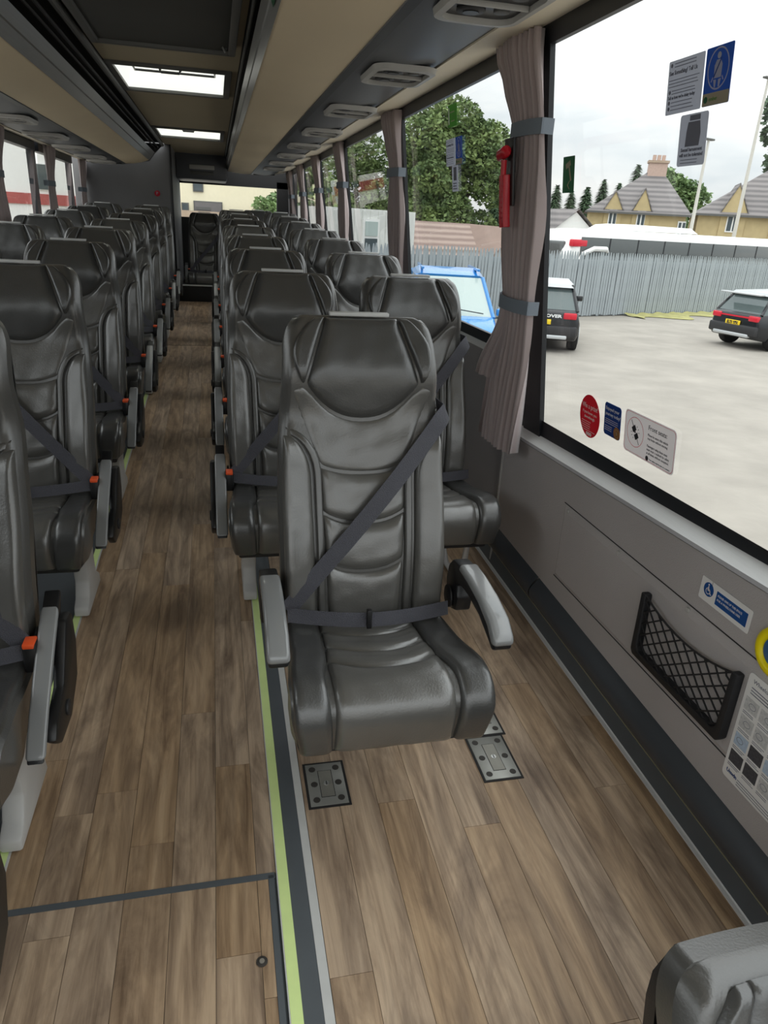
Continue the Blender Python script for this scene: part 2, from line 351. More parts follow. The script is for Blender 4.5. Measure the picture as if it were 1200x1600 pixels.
# sealant lines around the lift-out floor hatch in the aisle
seal = slab(-0.477, 0.078, 1.122, 1.136, 0.0012, 0.004); q = slab(0.064, 0.076, 0.3, 1.13, 0.0012, 0.004); seal.add(q.v, q.f)
struct(seal.build('trim_7', 'rubber_flat'))
struct(slab(-0.477, 0.081, 6.598, 6.606, 0.001, 0.004).build('trim_8', 'rack_dark'))
for i, (x, y) in enumerate(((0.040, 0.945), (-0.455, 0.93))):
    e = empty('floor_stud', (x, y, fz(y)))
    m = MB(); m.disc((0, 0, 0), 0.011, 0.0022); m.build('washer', 'stud', e, bevel=0.0006)
    m = MB(); m.disc((0, 0, 0.002), 0.005, 0.0015); m.build('screw_head', 'brass', e)
    tag(e, 'round dark floor stud in the hatch lid, beside the grey sealant line' if i == 0 else 'round dark floor stud in the hatch lid near the other aisle edge', 'floor stud')
# ---- baseboard (heater duct) on the right
def sweep(poly, y0, y1, slope, n=1):
    m = MB(); k = len(poly); ys = [lerp(y0, y1, i / n) for i in range(n + 1)]
    vs = [(x, y, z + slope * y) for y in ys for (x, z) in poly]
    fs = [(i * k + j, i * k + j + 1, (i + 1) * k + j + 1, (i + 1) * k + j) for i in range(n) for j in range(k - 1)]
    return m.add(vs, fs)
bb = struct(sweep([(1.038, -0.004), (1.038, 0.006), (1.047, 0.062)], 0.56, 8.9, S).build('baseboard_right', 'rubber_flat'))
sweep([(1.029, -0.003), (1.029, 0.004), (1.036, 0.006), (1.039, 0.010)], 0.56, 8.9, S).build('edge_bead', 'sill_silver', bb)
sweep([(1.0465, 0.060), (1.044, 0.0645), (1.0475, 0.068)], 0.56, 8.9, S).build('seal_bead', 'seal_yellow', bb)
arc = [(1.047, 0.066)] + [(1.047 - 0.032 * math.sin(math.pi * t / 10), 0.066 + 0.105 * t / 10) for t in range(1, 11)] + [(1.06, 0.18)]
sweep(arc, 0.56, 2.000, S).build('duct_cover', 'rubber', bb, smooth=True, angle=60)
sweep(arc, 2.006, 8.9, S).build('duct_cover', 'rubber', bb, smooth=True, angle=60)
# ---- right wall
SS = -0.019
def wsheet(x0z0, x1z1, y0, y1, s0=SS, s1=SS):
    (xa, za), (xb, zb) = x0z0, x1z1; yr = 1.1
    return MB().add([(xa, y0, za + s0 * (y0 - yr)), (xa, y1, za + s0 * (y1 - yr)), (xb, y1, zb + s1 * (y1 - yr)), (xb, y0, zb + s1 * (y0 - yr))], [(0, 1, 2, 3)])
wall = MB(); w = wsheet((1.047, -0.02), (1.047, 0.708), -0.1, 2.43, S, -0.043); wall.add(w.v, w.f)
w = wsheet((1.047, -0.02), (1.085, -0.02), -0.1, 2.43, S, S); wall.add(w.v, w.f)
wall_right = struct(wall.build('wall_right', 'wall_grey'))
# raised lower panel with rolled edge, ends short of the joint
rpn = MB(); za, zb = 0.318, 0.565
rpn.add([(1.047, 0.3, za), (1.047, 1.90, za), (1.047, 1.90, zb), (1.047, 0.3, zb), (1.0405, 0.3, za + 0.012), (1.0405, 1.885, za + 0.012), (1.0405, 1.885, zb - 0.022), (1.0405, 0.3, zb - 0.022)],
        [(4, 5, 6, 7), (0, 1, 5, 4), (1, 2, 6, 5), (2, 3, 7, 6)])
rpn.build('raised_panel', 'wall_grey', wall_right)
MB().box(1.0455, 1.048, 0.3, 1.905, 0.5665, 0.569).build('groove', 'rack_dark', wall_right)
MB().box(1.0455, 1.048, 0.3, 1.905, 0.312, 0.3145).build('groove', 'rack_dark', wall_right)
for y in (1.87, 1.565, 1.25, 0.93):
    m = MB(); m.disc((y, 0.557 - 0.008 * (y - 1.1), 1.039), 0.0065, 0.006, 'x', 12); m.build('rivet', 'vent_grey', wall_right, bevel=0.001)
SK = -0.043
sl = wsheet((1.047, 0.706), (1.036, 0.714), -0.1, 2.43, SK, SK); w = wsheet((1.036, 0.714), (1.042, 0.721), -0.1, 2.43, SK, SK); sl.add(w.v, w.f)
sl.build('sill_edge', 'wall_grey_rear', wall_right)
w = wsheet((1.042, 0.721), (1.076, 0.746), -0.1, 2.43, SK, SK); w.build('sill', 'sill_silver', wall_right)
w = wsheet((1.076, 0.746), (1.074, 0.776), -0.1, 2.43, SK, -0.021); w.build('sill_seal', 'window_black', wall_right)
MB().box(1.040, 1.050, 2.425, 2.433, 0.10, 0.70).build('joint_trim', 'vent_grey', wall_right)
rw = MB(); rw.add([(1.047, 2.433, 0.0), (1.047, 9.6, 0.2), (1.047, 9.6, 0.90), (1.047, 2.433, 0.90)], [(0, 1, 2, 3)]); rw.add([(1.047, 2.433, 0.70), (1.085, 2.433, 0.70), (1.085, 2.433, 0.95), (1.047, 2.433, 0.90)], [(0, 1, 2, 3)])
rw.add([(1.047, 9.6, 0.0), (1.047, Y1, 0.0), (1.0, Y1, 1.9), (1.0, 9.6, 1.9)], [(0, 1, 2, 3)])
rw.build('rear_lining', 'wall_grey_rear', wall_right)
MB().add([(1.047, 2.433, 0.90), (1.047, 9.6, 0.90), (1.062, 9.6, 0.955), (1.062, 2.433, 0.955)], [(0, 1, 2, 3)]).build('rear_sill', 'sill_silver', wall_right)
# ---- right windows
pill = [(2.20, 2.34), (3.96, 4.09), (5.70, 5.83), (7.05, 7.17), (8.35, 8.47), (9.6, 9.7)]
ys = [-0.1] + [v for p in pill for v in p]
WT = 1.895
for i in range(6):
    ya, yb = ys[2 * i], ys[2 * i + 1]; zb_ = 0.740 if i == 0 else 0.95
    e = empty('window_%d' % (i + 1), (1.03, (ya + yb) / 2, zb_)); struct(e)
    inv = Matrix.Translation((-1.03, -(ya + yb) / 2, -zb_))
    def put(m, name, mt):
        o = m.build(name, mt, e); o.matrix_parent_inverse = inv; return o
    gx = glass_x
    put(MB().add([(gx(zb_), ya, zb_), (gx(zb_), yb, zb_), (gx(WT), yb, WT), (gx(WT), ya, WT)], [(0, 1, 2, 3)]), 'pane', 'clear_glass')
    def bar(y0, y1, z0, z1, d0=0.012, d1=0.004):
        m = MB()
        return m.add([(gx(z0) - d0, y0, z0), (gx(z0) - d0, y1, z0), (gx(z1) - d0, y1, z1), (gx(z1) - d0, y0, z1), (gx(z0) + d1, y0, z0), (gx(z0) + d1, y1, z0), (gx(z1) + d1, y1, z1), (gx(z1) + d1, y0, z1)],
                     [(0, 1, 2, 3), (7, 6, 5, 4), (0, 4, 5, 1), (1, 5, 6, 2), (2, 6, 7, 3), (3, 7, 4, 0)])
    put(bar(ya, yb, 1.845, WT + 0.01), 'top_band', 'window_black')
    if i: put(bar(ya, yb, zb_ - 0.02, zb_ + 0.022), 'bottom_band', 'window_black')
    if i < 6: put(bar(pill[i][0] - 0.0, pill[i][1], 0.6 if i == 0 else 0.93, WT + 0.01), 'pillar', 'window_black')
# ---- ceiling with two roof-light holes
CZ = 2.02; CXL, CXR = -0.50, 0.14
hatch = [(4.25, 5.05), (7.1, 7.9)]; HX0, HX1 = -0.47, 0.08
cm = MB()
def cq(x0, x1, y0, y1): cm.add([(x0, y0, CZ), (x1, y0, CZ), (x1, y1, CZ), (x0, y1, CZ)], [(0, 1, 2, 3)])
yy = [Y0] + [v for h_ in hatch for v in h_] + [Y1]
for k in range(0, 5, 2): cq(CXL, CXR, yy[k], yy[k + 1])
for (a, b) in hatch: cq(CXL, HX0, a, b); cq(HX1, CXR, a, b)
ceiling = struct(cm.build('ceiling', 'ceiling_beige'))
for i, (a, b) in enumerate(hatch):
    e = empty('roof_hatch', ((HX0 + HX1) / 2, (a + b) / 2, CZ))
    w_, l_ = (HX1 - HX0) / 2, (b - a) / 2
    m = MB()
    for (x0, x1, y0, y1) in ((-w_ - 0.03, -w_ + 0.005, -l_ - 0.03, l_ + 0.03), (w_ - 0.005, w_ + 0.03, -l_ - 0.03, l_ + 0.03), (-w_, w_, -l_ - 0.03, -l_ + 0.005), (-w_, w_, l_ - 0.005, l_ + 0.03)): m.box(x0, x1, y0, y1, -0.015, 0.003)
    m.build('frame', 'frame_grey', e, bevel=0.003)
    m = MB(); m.add([(-w_, -l_, 0), (w_, -l_, 0), (w_, l_, 0), (-w_, l_, 0), (-w_ + .02, -l_ + .02, .09), (w_ - .02, -l_ + .02, .09), (w_ - .02, l_ - .02, .09), (-w_ + .02, l_ - .02, .09)], [(0, 1, 5, 4), (1, 2, 6, 5), (2, 3, 7, 6), (3, 0, 4, 7)])
    m.build('recess', 'hatch_panel', e)
    m = MB(); m.box(-w_ + .02, w_ - .02, -l_ + .02, l_ - .02, 0.09, 0.094); m.build('light_panel', 'hatch_panel', e)
    m = MB(); m.tube([(-w_ + .05, -l_ + .05, .082), (w_ - .05, -l_ + .05, .082), (w_ - .05, l_ - .08, .082), (-w_ + .05, l_ - .08, .082), (-w_ + .05, -l_ + .05, .082)], 0.007, 6); m.build('gasket', 'black_plastic', e)
    m = MB(); yh = -l_ + 0.10
    m.tube([(-0.05, yh, 0.09), (-0.05, yh, -0.002), (-0.045, yh, -0.012), (0.045, yh, -0.012), (0.05, yh, -0.002), (0.05, yh, 0.09)], 0.007, 8); m.build('handle', 'black_plastic', e, smooth=True)
    m = MB(); m.box(-0.06, 0.06, yh - 0.012, yh + 0.012, 0.075, 0.09); m.build('handle_base', 'black_plastic', e, bevel=0.002)
    tag(e, 'bright white roof hatch with black pull handle, next to the dark ceiling cover' if i == 0 else 'white roof hatch with black pull handle, closest to the rear window', 'roof hatch')
# dark roof cover in front of the hatches
e = empty('roof_cover', (-0.18, 2.7, CZ)); m = MB(); m.box(-0.265, 0.265, -0.9, 0.9, -0.028, 0.0); m.build('board', 'screen_dark', e, bevel=0.006)
m = MB()
for (x0, x1, y0, y1) in ((-0.29, -0.26, -0.92, 0.92), (0.26, 0.29, -0.92, 0.92), (-0.28, 0.28, 0.89, 0.92)): m.box(x0, x1, y0, y1, -0.042, 0.002)
m.build('frame', 'frame_grey', e, bevel=0.005)
m = MB(); m.tube([(0.235, 0.80, -0.03), (0.245, 0.815, -0.045), (0.25, 0.83, -0.03)], 0.004, 6); m.build('latch', 'screw_metal', e)
tag(e, 'large dark rectangular cover on the ceiling with small bright latch', 'roof cover')
# ---- luggage racks
def rack(side):
    R = side > 0
    e = empty('luggage_rack', (0, 0, 0))
    if R: P = dict(win=(glass_x(1.89), 1.897), do=(0.775, 1.862), di=(0.50, 1.852), ri=(0.185, 1.87), et=(0.158, 1.952), tb=(0.150, 2.02))
    else: P = dict(win=(-1.385, 1.815), do=(-1.29, 1.80), di=(-0.925, 1.80), ri=(-0.655, 1.85), et=(-0.595, 1.925), tb=(-0.50, 2.02))
    yb = 10.2 if R else 8.75
    def sw(pts): return sweep(pts, Y0, yb, 0.0, 1)
    sw([P['win'], P['do'], (P['do'][0], P['do'][1] + 0.02)]).build('window_cornice', 'cream_trim', e)
    du = []
    for k in range(13):
        t = k / 12; x = lerp(P['do'][0], P['di'][0], t); z = lerp(P['do'][1], P['di'][1], t) + 0.006 - 0.016 * math.sin(math.pi * min(1, t * 1.0)) * (1 - 0.3 * t)
        du.append((x, z))
    sw(du).build('service_channel', 'duct_grey', e, smooth=True, angle=80)
    x, z = P['di']; sd = -1 if R else 1
    sw([(x, z + 0.02), (x, z - 0.006), (x + sd * 0.03, z - 0.004), (x + sd * 0.034, z + 0.004)]).build('channel_edge', 'black_plastic', e)
    cu = [(lerp(x + sd * 0.03, P['ri'][0], k / 8), lerp(z, P['ri'][1], k / 8) - 0.012 * math.sin(math.pi * k / 8)) for k in range(9)]
    sw(cu).build('underside', 'beige', e, smooth=True, angle=80)
    a, b = P['ri'], P['et']
    sw([(a[0] - sd * 0.004, a[1] + 0.004), (a[0], a[1] - 0.004), (lerp(a[0], b[0], .45), lerp(a[1], b[1], .45)), (lerp(a[0], b[0], .5) + sd * 0.003, lerp(a[1], b[1], .5)), (b[0], b[1]), (b[0] - sd * 0.02, b[1] + 0.006)]).build('edge_extrusion', 'extrusion', e)
    bx = b[0] - sd * 0.02
    sw([(bx, b[1] + 0.006), (bx - sd * 0.10, b[1] + 0.02), (bx - sd * 0.10, CZ)]).build('shelf_lining', 'rack_dark', e)
    sw([(bx - sd * 0.10, CZ + 0.001), (P['tb'][0] + sd * 0.02, CZ + 0.001)]).build('top_lining', 'rack_dark', e)
    if not R:
        m = MB(); m.box(bx - 0.09, bx - 0.06, 2.9, 3.5, b[1] + 0.012, b[1] + 0.05); m.build('red_lining', 'rack_red', e)
        for k, (dx, dz, r) in enumerate(((0.035, 0.052, 0.006), (0.055, 0.070, 0.008))):
            m = MB(); m.tube([(bx + dx, Y0, b[1] + dz - 0.02), (bx + dx, yb, b[1] + dz - 0.02)], r, 8); m.build('wire_tube', 'rack_dark', e, smooth=True)
    m = MB(); m.tube([(P['tb'][0] - sd * 0.012 if not R else P['tb'][0], Y0, CZ - 0.02), (P['tb'][0] - sd * 0.012 if not R else P['tb'][0], yb, CZ - 0.02)], 0.016 if not R else 0.008, 10); m.build('hand_rail', 'frame_grey', e, smooth=True)
    # end cap towards the rear
    poly = [P['do'], P['di'], P['ri'], P['et'], (P['tb'][0], CZ), (P['do'][0], CZ)]
    MB().prism([(p[0], p[1] - 0.008) for p in poly], yb, yb + 0.03, 'y').build('end_cap', 'black_plastic', e)
    tag(e, 'beige overhead luggage rack above the curtained windows with stickers' if R else 'beige overhead luggage rack with open dark shelf, ending at the grey partition', 'luggage rack')
    return P, du
PR, duR = rack(1); PL, duL = rack(-1)
# overhead vents (service units)
def vent(xc, y, zc, wid, leng, label, first=[None]):
    e = empty('overhead_vent', (xc, y, zc))
    if first[0] is None:
        def rr(w, l, r): return rrect(w, l, r, 5)
        o_, i_ = rr(wid, leng, 0.055), rr(wid - 0.040, leng - 0.056, 0.045); n = len(o_)
        vs = [(p[0], p[1], 0.0) for p in o_] + [(p[0] * .97, p[1] * .97, -0.016) for p in o_] + [(p[0], p[1], -0.018) for p in i_] + [(p[0], p[1], 0.006) for p in i_]
        fs = [(r * n + k, r * n + (k + 1) % n, (r + 1) * n + (k + 1) % n, (r + 1) * n + k) for r in range(3) for k in range(n)]
        MB().add(vs, fs).build('bezel', 'vent_grey', e, smooth=True, angle=40)
        MB().prism(i_, -0.004, 0.004, 'z').build('recess', 'black_plastic', e)
        MB().box(-wid / 2 + .022, wid / 2 - .022, -0.003, 0.003, -0.016, -0.003).build('divider', 'vent_grey', e, bevel=0.001)
        for sy in (-1, 1):
            m = MB(); m.disc((-0.03, sy * 0.07, -0.012), 0.036, 0.010); nz_ = m.build('nozzle', 'shell_plastic', e, bevel=0.003)
            m = MB(); m.disc((-0.03, sy * 0.07, -0.0145), 0.020, 0.004); m.build('nozzle_flap', 'black_plastic', nz_)
            m = MB(); m.disc((0.045, sy * 0.06, -0.010), 0.020, 0.008); m.build('reading_lamp', 'frame_grey', e, bevel=0.002)
        first[0] = e
    else:
        for ch in first[0].children: copy_tree(ch, e)
    return e
ORDV = ['last', 'seventh', 'sixth', 'fifth', 'fourth', 'third', 'second', 'first']
for i, y in enumerate((1.90, 2.87, 3.86, 4.85, 5.82, 6.78, 7.75, 8.7)):
    e = vent(0.655, y, 1.850, 0.225, 0.34, ''); tag(e, '%s grey overhead vent unit counted from the rear window, above the stickered windows' % ORDV[i], 'vent', 'overhead vents over the sticker-window side')
for i, y in enumerate((3.86, 4.85, 5.82, 6.78, 7.75, 8.45)):
    e = vent(-1.10, y, 1.792, 0.225, 0.34, ''); e.scale = (-1.15, 1, 1); tag(e, '%s overhead vent unit counted from the grey partition' % ['sixth', 'fifth', 'fourth', 'third', 'second', 'first'][i], 'vent', 'overhead vents on the partition side')
# ---- left wall and windows
lw_ = MB(); lw_.add([(XL, Y0, -0.1), (XL, Y1, 0.2), (XL, Y1, 0.93), (XL, Y0, 0.93)], [(0, 1, 2, 3)])
wall_left = struct(lw_.build('wall_left', 'wall_grey_rear'))
MB().box(XL - 0.06, XL + 0.005, Y0, Y1, 0.925, 0.945).build('sill', 'sill_silver', wall_left)
pl = [(0.2, 0.33), (1.85, 1.98), (3.5, 3.63), (5.15, 5.28), (6.80, 6.93), (8.45, 8.58)]
yl = [Y0] + [v for p in pl for v in p]
for i in range(6):
    ya, yb = yl[2 * i], yl[2 * i + 1]
    e = struct(empty('window_%d' % (i + 7), (XL - 0.04, (ya + yb) / 2, 0.95))); hy = (yb - ya) / 2
    MB().add([(0, -hy, 0), (0, hy, 0), (0.05, hy, 0.88), (0.05, -hy, 0.88)], [(0, 1, 2, 3)]).build('pane', 'clear_glass', e)
    MB().box(0.0, 0.06, -hy, hy, 0.80, 0.90).build('top_band', 'window_black', e)
    MB().box(-0.01, 0.03, hy, hy + 0.13, -0.1, 0.9).build('pillar', 'window_black', e)
# ---- partition, rear wall, rear window
wp = MB(); wp.box(XL - 0.05, -0.44, 8.85, Y1 + 0.1, 0.0, 2.05)
wp_o = struct(wp.build('wall_partition', 'partition_grey', bevel=0.02))
MB().box(-0.452, -0.432, 8.835, 8.87, 0.3, 2.03).build('corner_post', 'black_plastic', wp_o, bevel=0.006)
m = MB(); m.disc((0, 0, 0), 0.030, 0.004, 'z', 20); e = m.build('warning_sticker', 'red_sticker'); e.matrix_world = Matrix(((1, 0, 0, -0.60), (0, 0, -1, 8.846), (0, 1, 0, 1.53), (0, 0, 0, 1)))
text('symbol', 'P', 0.04, 'pale_sticker', e, -0.012, -0.012, 0.0045)
tag(e, 'small round red sticker on the dark grey partition', 'sticker')
rwm = MB(); rwm.box(-0.44, 1.05, Y1, Y1 + 0.06, 0.0, 1.30); rwm.box(-0.44, 1.05, Y1, Y1 + 0.06, 1.72, 2.05); rwm.box(0.85, 1.05, Y1, Y1 + 0.06, 1.2, 1.8)
wall_rear = struct(rwm.build('wall_rear', 'rack_dark'))
e = struct(empty('window_13', (0.2, Y1, 1.3))); MB().add([(-0.62, 0.03, 0), (0.66, 0.03, 0), (0.66, 0.03, 0.43), (-0.62, 0.03, 0.43)], [(0, 1, 2, 3)]).build('pane', 'clear_glass', e)
bk = MB(); bk.box(-0.44, 0.17, 9.9, Y1, 1.74, 2.04); o = struct(bk.build('trim_9', 'duct_grey', bevel=0.02))
m = MB(); m.box(-0.28, 0.02, 9.885, 9.90, 1.85, 1.90); m.build('lamp_panel', 'vent_grey', o, bevel=0.005)
m = MB(); m.box(-0.27, 0.01, 9.885, 9.90, 1.79, 1.83); m.build('lamp_panel', 'frame_grey', o, bevel=0.005)
st = MB(); st.box(-0.44, 0.30, 9.16, 9.70, 0.20, 0.56); o = struct(st.build('trim_10', 'rack_dark', bevel=0.01)); MB().box(-0.44, 0.12, 9.150, 9.165, 0.545, 0.56).build('step_edge', 'sill_silver', o)
# front end behind the camera: lower dash wall, open windscreen above, roof edge
struct(MB().box(XL, 1.06, Y0 - 0.1, Y0, -0.5, 0.15).build('wall_front', 'wall_grey_rear'))
# ================================================================== SEATS
ANG = 0.258; SB_Y, SB_Z = 0.03, 0.36      # foot of the backrest (local)
ca, sa = math.cos(ANG), math.sin(ANG)
HW = [(0.0, 0.203), (0.12, 0.206), (0.30, 0.207), (0.45, 0.202), (0.56, 0.193), (0.66, 0.187)]
def halfw(s): return interp(s, HW) if s < 0.66 else 0.140 + 0.047 * math.sqrt(max(0.0, 1 - ((s - 0.66) / 0.0922) ** 2))
def back_base(x, s):
    a = min(1.0, abs(x) / 0.2)
    d = 0.026 * a ** 2.2 * smoothpts(s, [(0.0, 0.6), (0.15, 1.0), (0.42, 1.0), (0.52, 0.5), (0.6, 0.9), (0.72, 0.6)])
    d += smoothpts(s, [(0.0, 0.0), (0.18, 0.016), (0.40, 0.0), (0.50, -0.006), (0.62, 0.022), (0.75, 0.0)])
    return d
def back_pt(x, s, d): return (x, SB_Y + s * sa - d * ca, SB_Z + s * ca + d * sa)
def puff_fn(a, e): # 0 at the panel edge, 1 inside
    m = min(a, 1 - a)
    return min(1.0, (m / e)) if e > 0 else 1.0
def dome(t): t = max(0.0, min(1.0, t)); return math.sqrt(max(0.0, 1 - (1 - t) ** 2))
def panel(name, surf, base, bot, top, nu, nk, h, eu, ek, material, parent, low=-0.006, wr=0.0, seed=0):
    rr = random.Random(seed); ph = [rr.uniform(0, 6.28) for _ in range(4)]
    def us(n, e):
        core = [i / n for i in range(n + 1)]; return sorted(set([0, e * .12, e * .3, e * .6] + [e + (1 - 2 * e) * c for c in core] + [1 - e * .6, 1 - e * .3, 1 - e * .12, 1]))
    U, K = us(nu, eu), us(nk, ek); m = MB(); vs = []
    for k in K:
        for t in U:
            b, tp = bot(t), top(t); x = lerp(b[0], tp[0], k); s = lerp(b[1], tp[1], k)
            p = dome(puff_fn(t, eu)) * dome(puff_fn(k, ek))
            d = base(x, s) + low + (h - low) * p
            if wr: d += wr * p * (math.sin(x * 95 + s * 40 + ph[0]) * math.sin(s * 70 + ph[1]) + 0.6 * math.sin(x * 40 - s * 120 + ph[2]))
            vs.append(surf(x, s, d))
    n = len(U); fs = [(j * n + i, j * n + i + 1, (j + 1) * n + i + 1, (j + 1) * n + i) for j in range(len(K) - 1) for i in range(n - 1)]
    m.add(vs, fs); o = m.build(name, material, parent, smooth=True, angle=180); return o
# cushion profile: from the joint over the top, round the front edge, down the front face
CP = [(0.06, 0.352), (0.0, 0.358), (-0.08, 0.366), (-0.16, 0.378), (-0.24, 0.392), (-0.285, 0.396), (-0.315, 0.390), (-0.336, 0.372), (-0.345, 0.345), (-0.343, 0.31), (-0.332, 0.262)]
_cl = [0.0]
for a, b in zip(CP, CP[1:]): _cl.append(_cl[-1] + math.hypot(b[0] - a[0], b[1] - a[1]))
CL = _cl[-1]
def cp(t):
    y = smooth_cr(t * CL, 0); z = smooth_cr(t * CL, 1); return y, z
def smooth_cr(l, k):
    l = max(0.0, min(CL, l))
    for i in range(len(_cl) - 1):
        if l <= _cl[i + 1] + 1e-9:
            u = (l - _cl[i]) / (_cl[i + 1] - _cl[i]); p0 = CP[max(i - 1, 0)][k]; p1 = CP[i][k]; p2 = CP[i + 1][k]; p3 = CP[min(i + 2, len(CP) - 1)][k]
            return 0.5 * (2 * p1 + (p2 - p0) * u + (2 * p0 - 5 * p1 + 4 * p2 - p3) * u * u + (3 * p1 - p0 - 3 * p2 + p3) * u ** 3)
    return CP[-1][k]
def cush_pt(x, t, d):
    y, z = cp(t); y2, z2 = cp(min(1, t + 0.01)); y1, z1 = cp(max(0, t - 0.01))
    ty, tz = y2 - y1, z2 - z1; L = math.hypot(ty, tz) or 1; ny, nz_ = tz / L, -ty / L   # left normal -> outward
    if ny * 0 + nz_ < 0 and t < 0.5: ny, nz_ = -ny, -nz_
    return (x, y + ny * d, z + nz_ * d)
def cush_hw(t): return smoothpts(t, [(0.0, 0.198), (0.35, 0.205), (0.62, 0.217), (0.8, 0.218), (1.0, 0.205)])
def cush_base(x, t): return 0.010 * (abs(x) / 0.2) ** 3 * (1 if t < 0.66 else max(0, 1 - (t - 0.66) / 0.34)) 
def ribbon(name, pts, width, wdirs, mt, parent, th=0.0016):
    vs = []; n = len(pts)
    for p, w in zip(pts, wdirs):
        p = Vector(p); w = Vector(w).normalized() * width / 2; vs += [p - w, p + w]
    pv = [Vector(v) for v in vs]; back = []
    for i in range(n):
        a = pv[2 * i + 1] - pv[2 * i]; d = Vector(pts[min(i + 1, n - 1)]) - Vector(pts[max(i - 1, 0)]); nn = a.cross(d).normalized() * th
        back += [pv[2 * i] + nn, pv[2 * i + 1] + nn]
    o = len(vs); m = MB(); fs = []
    for i in range(n - 1):
        a, b, c, d = 2 * i, 2 * i + 1, 2 * i + 3, 2 * i + 2; fs += [(a, b, c, d), (o + d, o + c, o + b, o + a), (a, d, o + d, o + a), (b, o + b, o + c, c)]
    fs += [(0, o, o + 1, 1), (2 * n - 2, 2 * n - 1, o + 2 * n - 1, o + 2 * n - 2)]
    return m.add(vs + back, fs).build(name, mt, parent, smooth=True, angle=50)
def armrest(parent, x, sgn, tilt=0.0):
    """arm on one side of the seat: pivot by the backrest, black curved body and a grey cap"""
    w = 0.021 if tilt == 0 else 0.016
    lower = [(0.075, 0.400), (0.035, 0.370), (-0.005, 0.385), (-0.012, 0.425), (0.004, 0.455), (-0.02, 0.468), (-0.08, 0.470), (-0.16, 0.462), (-0.225, 0.440), (-0.255, 0.428)]
    upper = [(-0.272, 0.440), (-0.268, 0.462), (-0.23, 0.488), (-0.16, 0.505), (-0.08, 0.513), (0.0, 0.514), (0.045, 0.508), (0.075, 0.480), (0.085, 0.440)]
    def rt(ps): return [(0.04 + (y - .04) * math.cos(tilt) + (z - .405) * math.sin(tilt), .405 + (z - .405) * math.cos(tilt) + (y - .04) * math.sin(tilt)) for y, z in ps]
    lower, upper = rt(lower), rt(upper)
    a = MB().prism(lower + upper, x - w, x + w, 'x').build('armrest', 'black_plastic', parent, bevel=0.006)
    top = [(-0.278, 0.452), (-0.270, 0.470), (-0.232, 0.497), (-0.16, 0.514), (-0.08, 0.522), (-0.01, 0.522)]
    und = [(-0.01, 0.508), (-0.08, 0.506), (-0.16, 0.496), (-0.225, 0.476), (-0.262, 0.448)]
    top, und = rt(top), rt(und)
    und = [(y + .004, z - .008) for y, z in und]
    MB().prism(top + und, x - w - 0.003, x + w + 0.003, 'x').build('armrest_cap', 'arm_grey', a, bevel=0.0095, seg=4)
    m = MB(); m.disc((0.04, 0.405, x - sgn * 0.026 - 0.003), 0.030, 0.006, 'x', 18); m.build('pivot', 'shell_plastic', a, bevel=0.002)
    return a
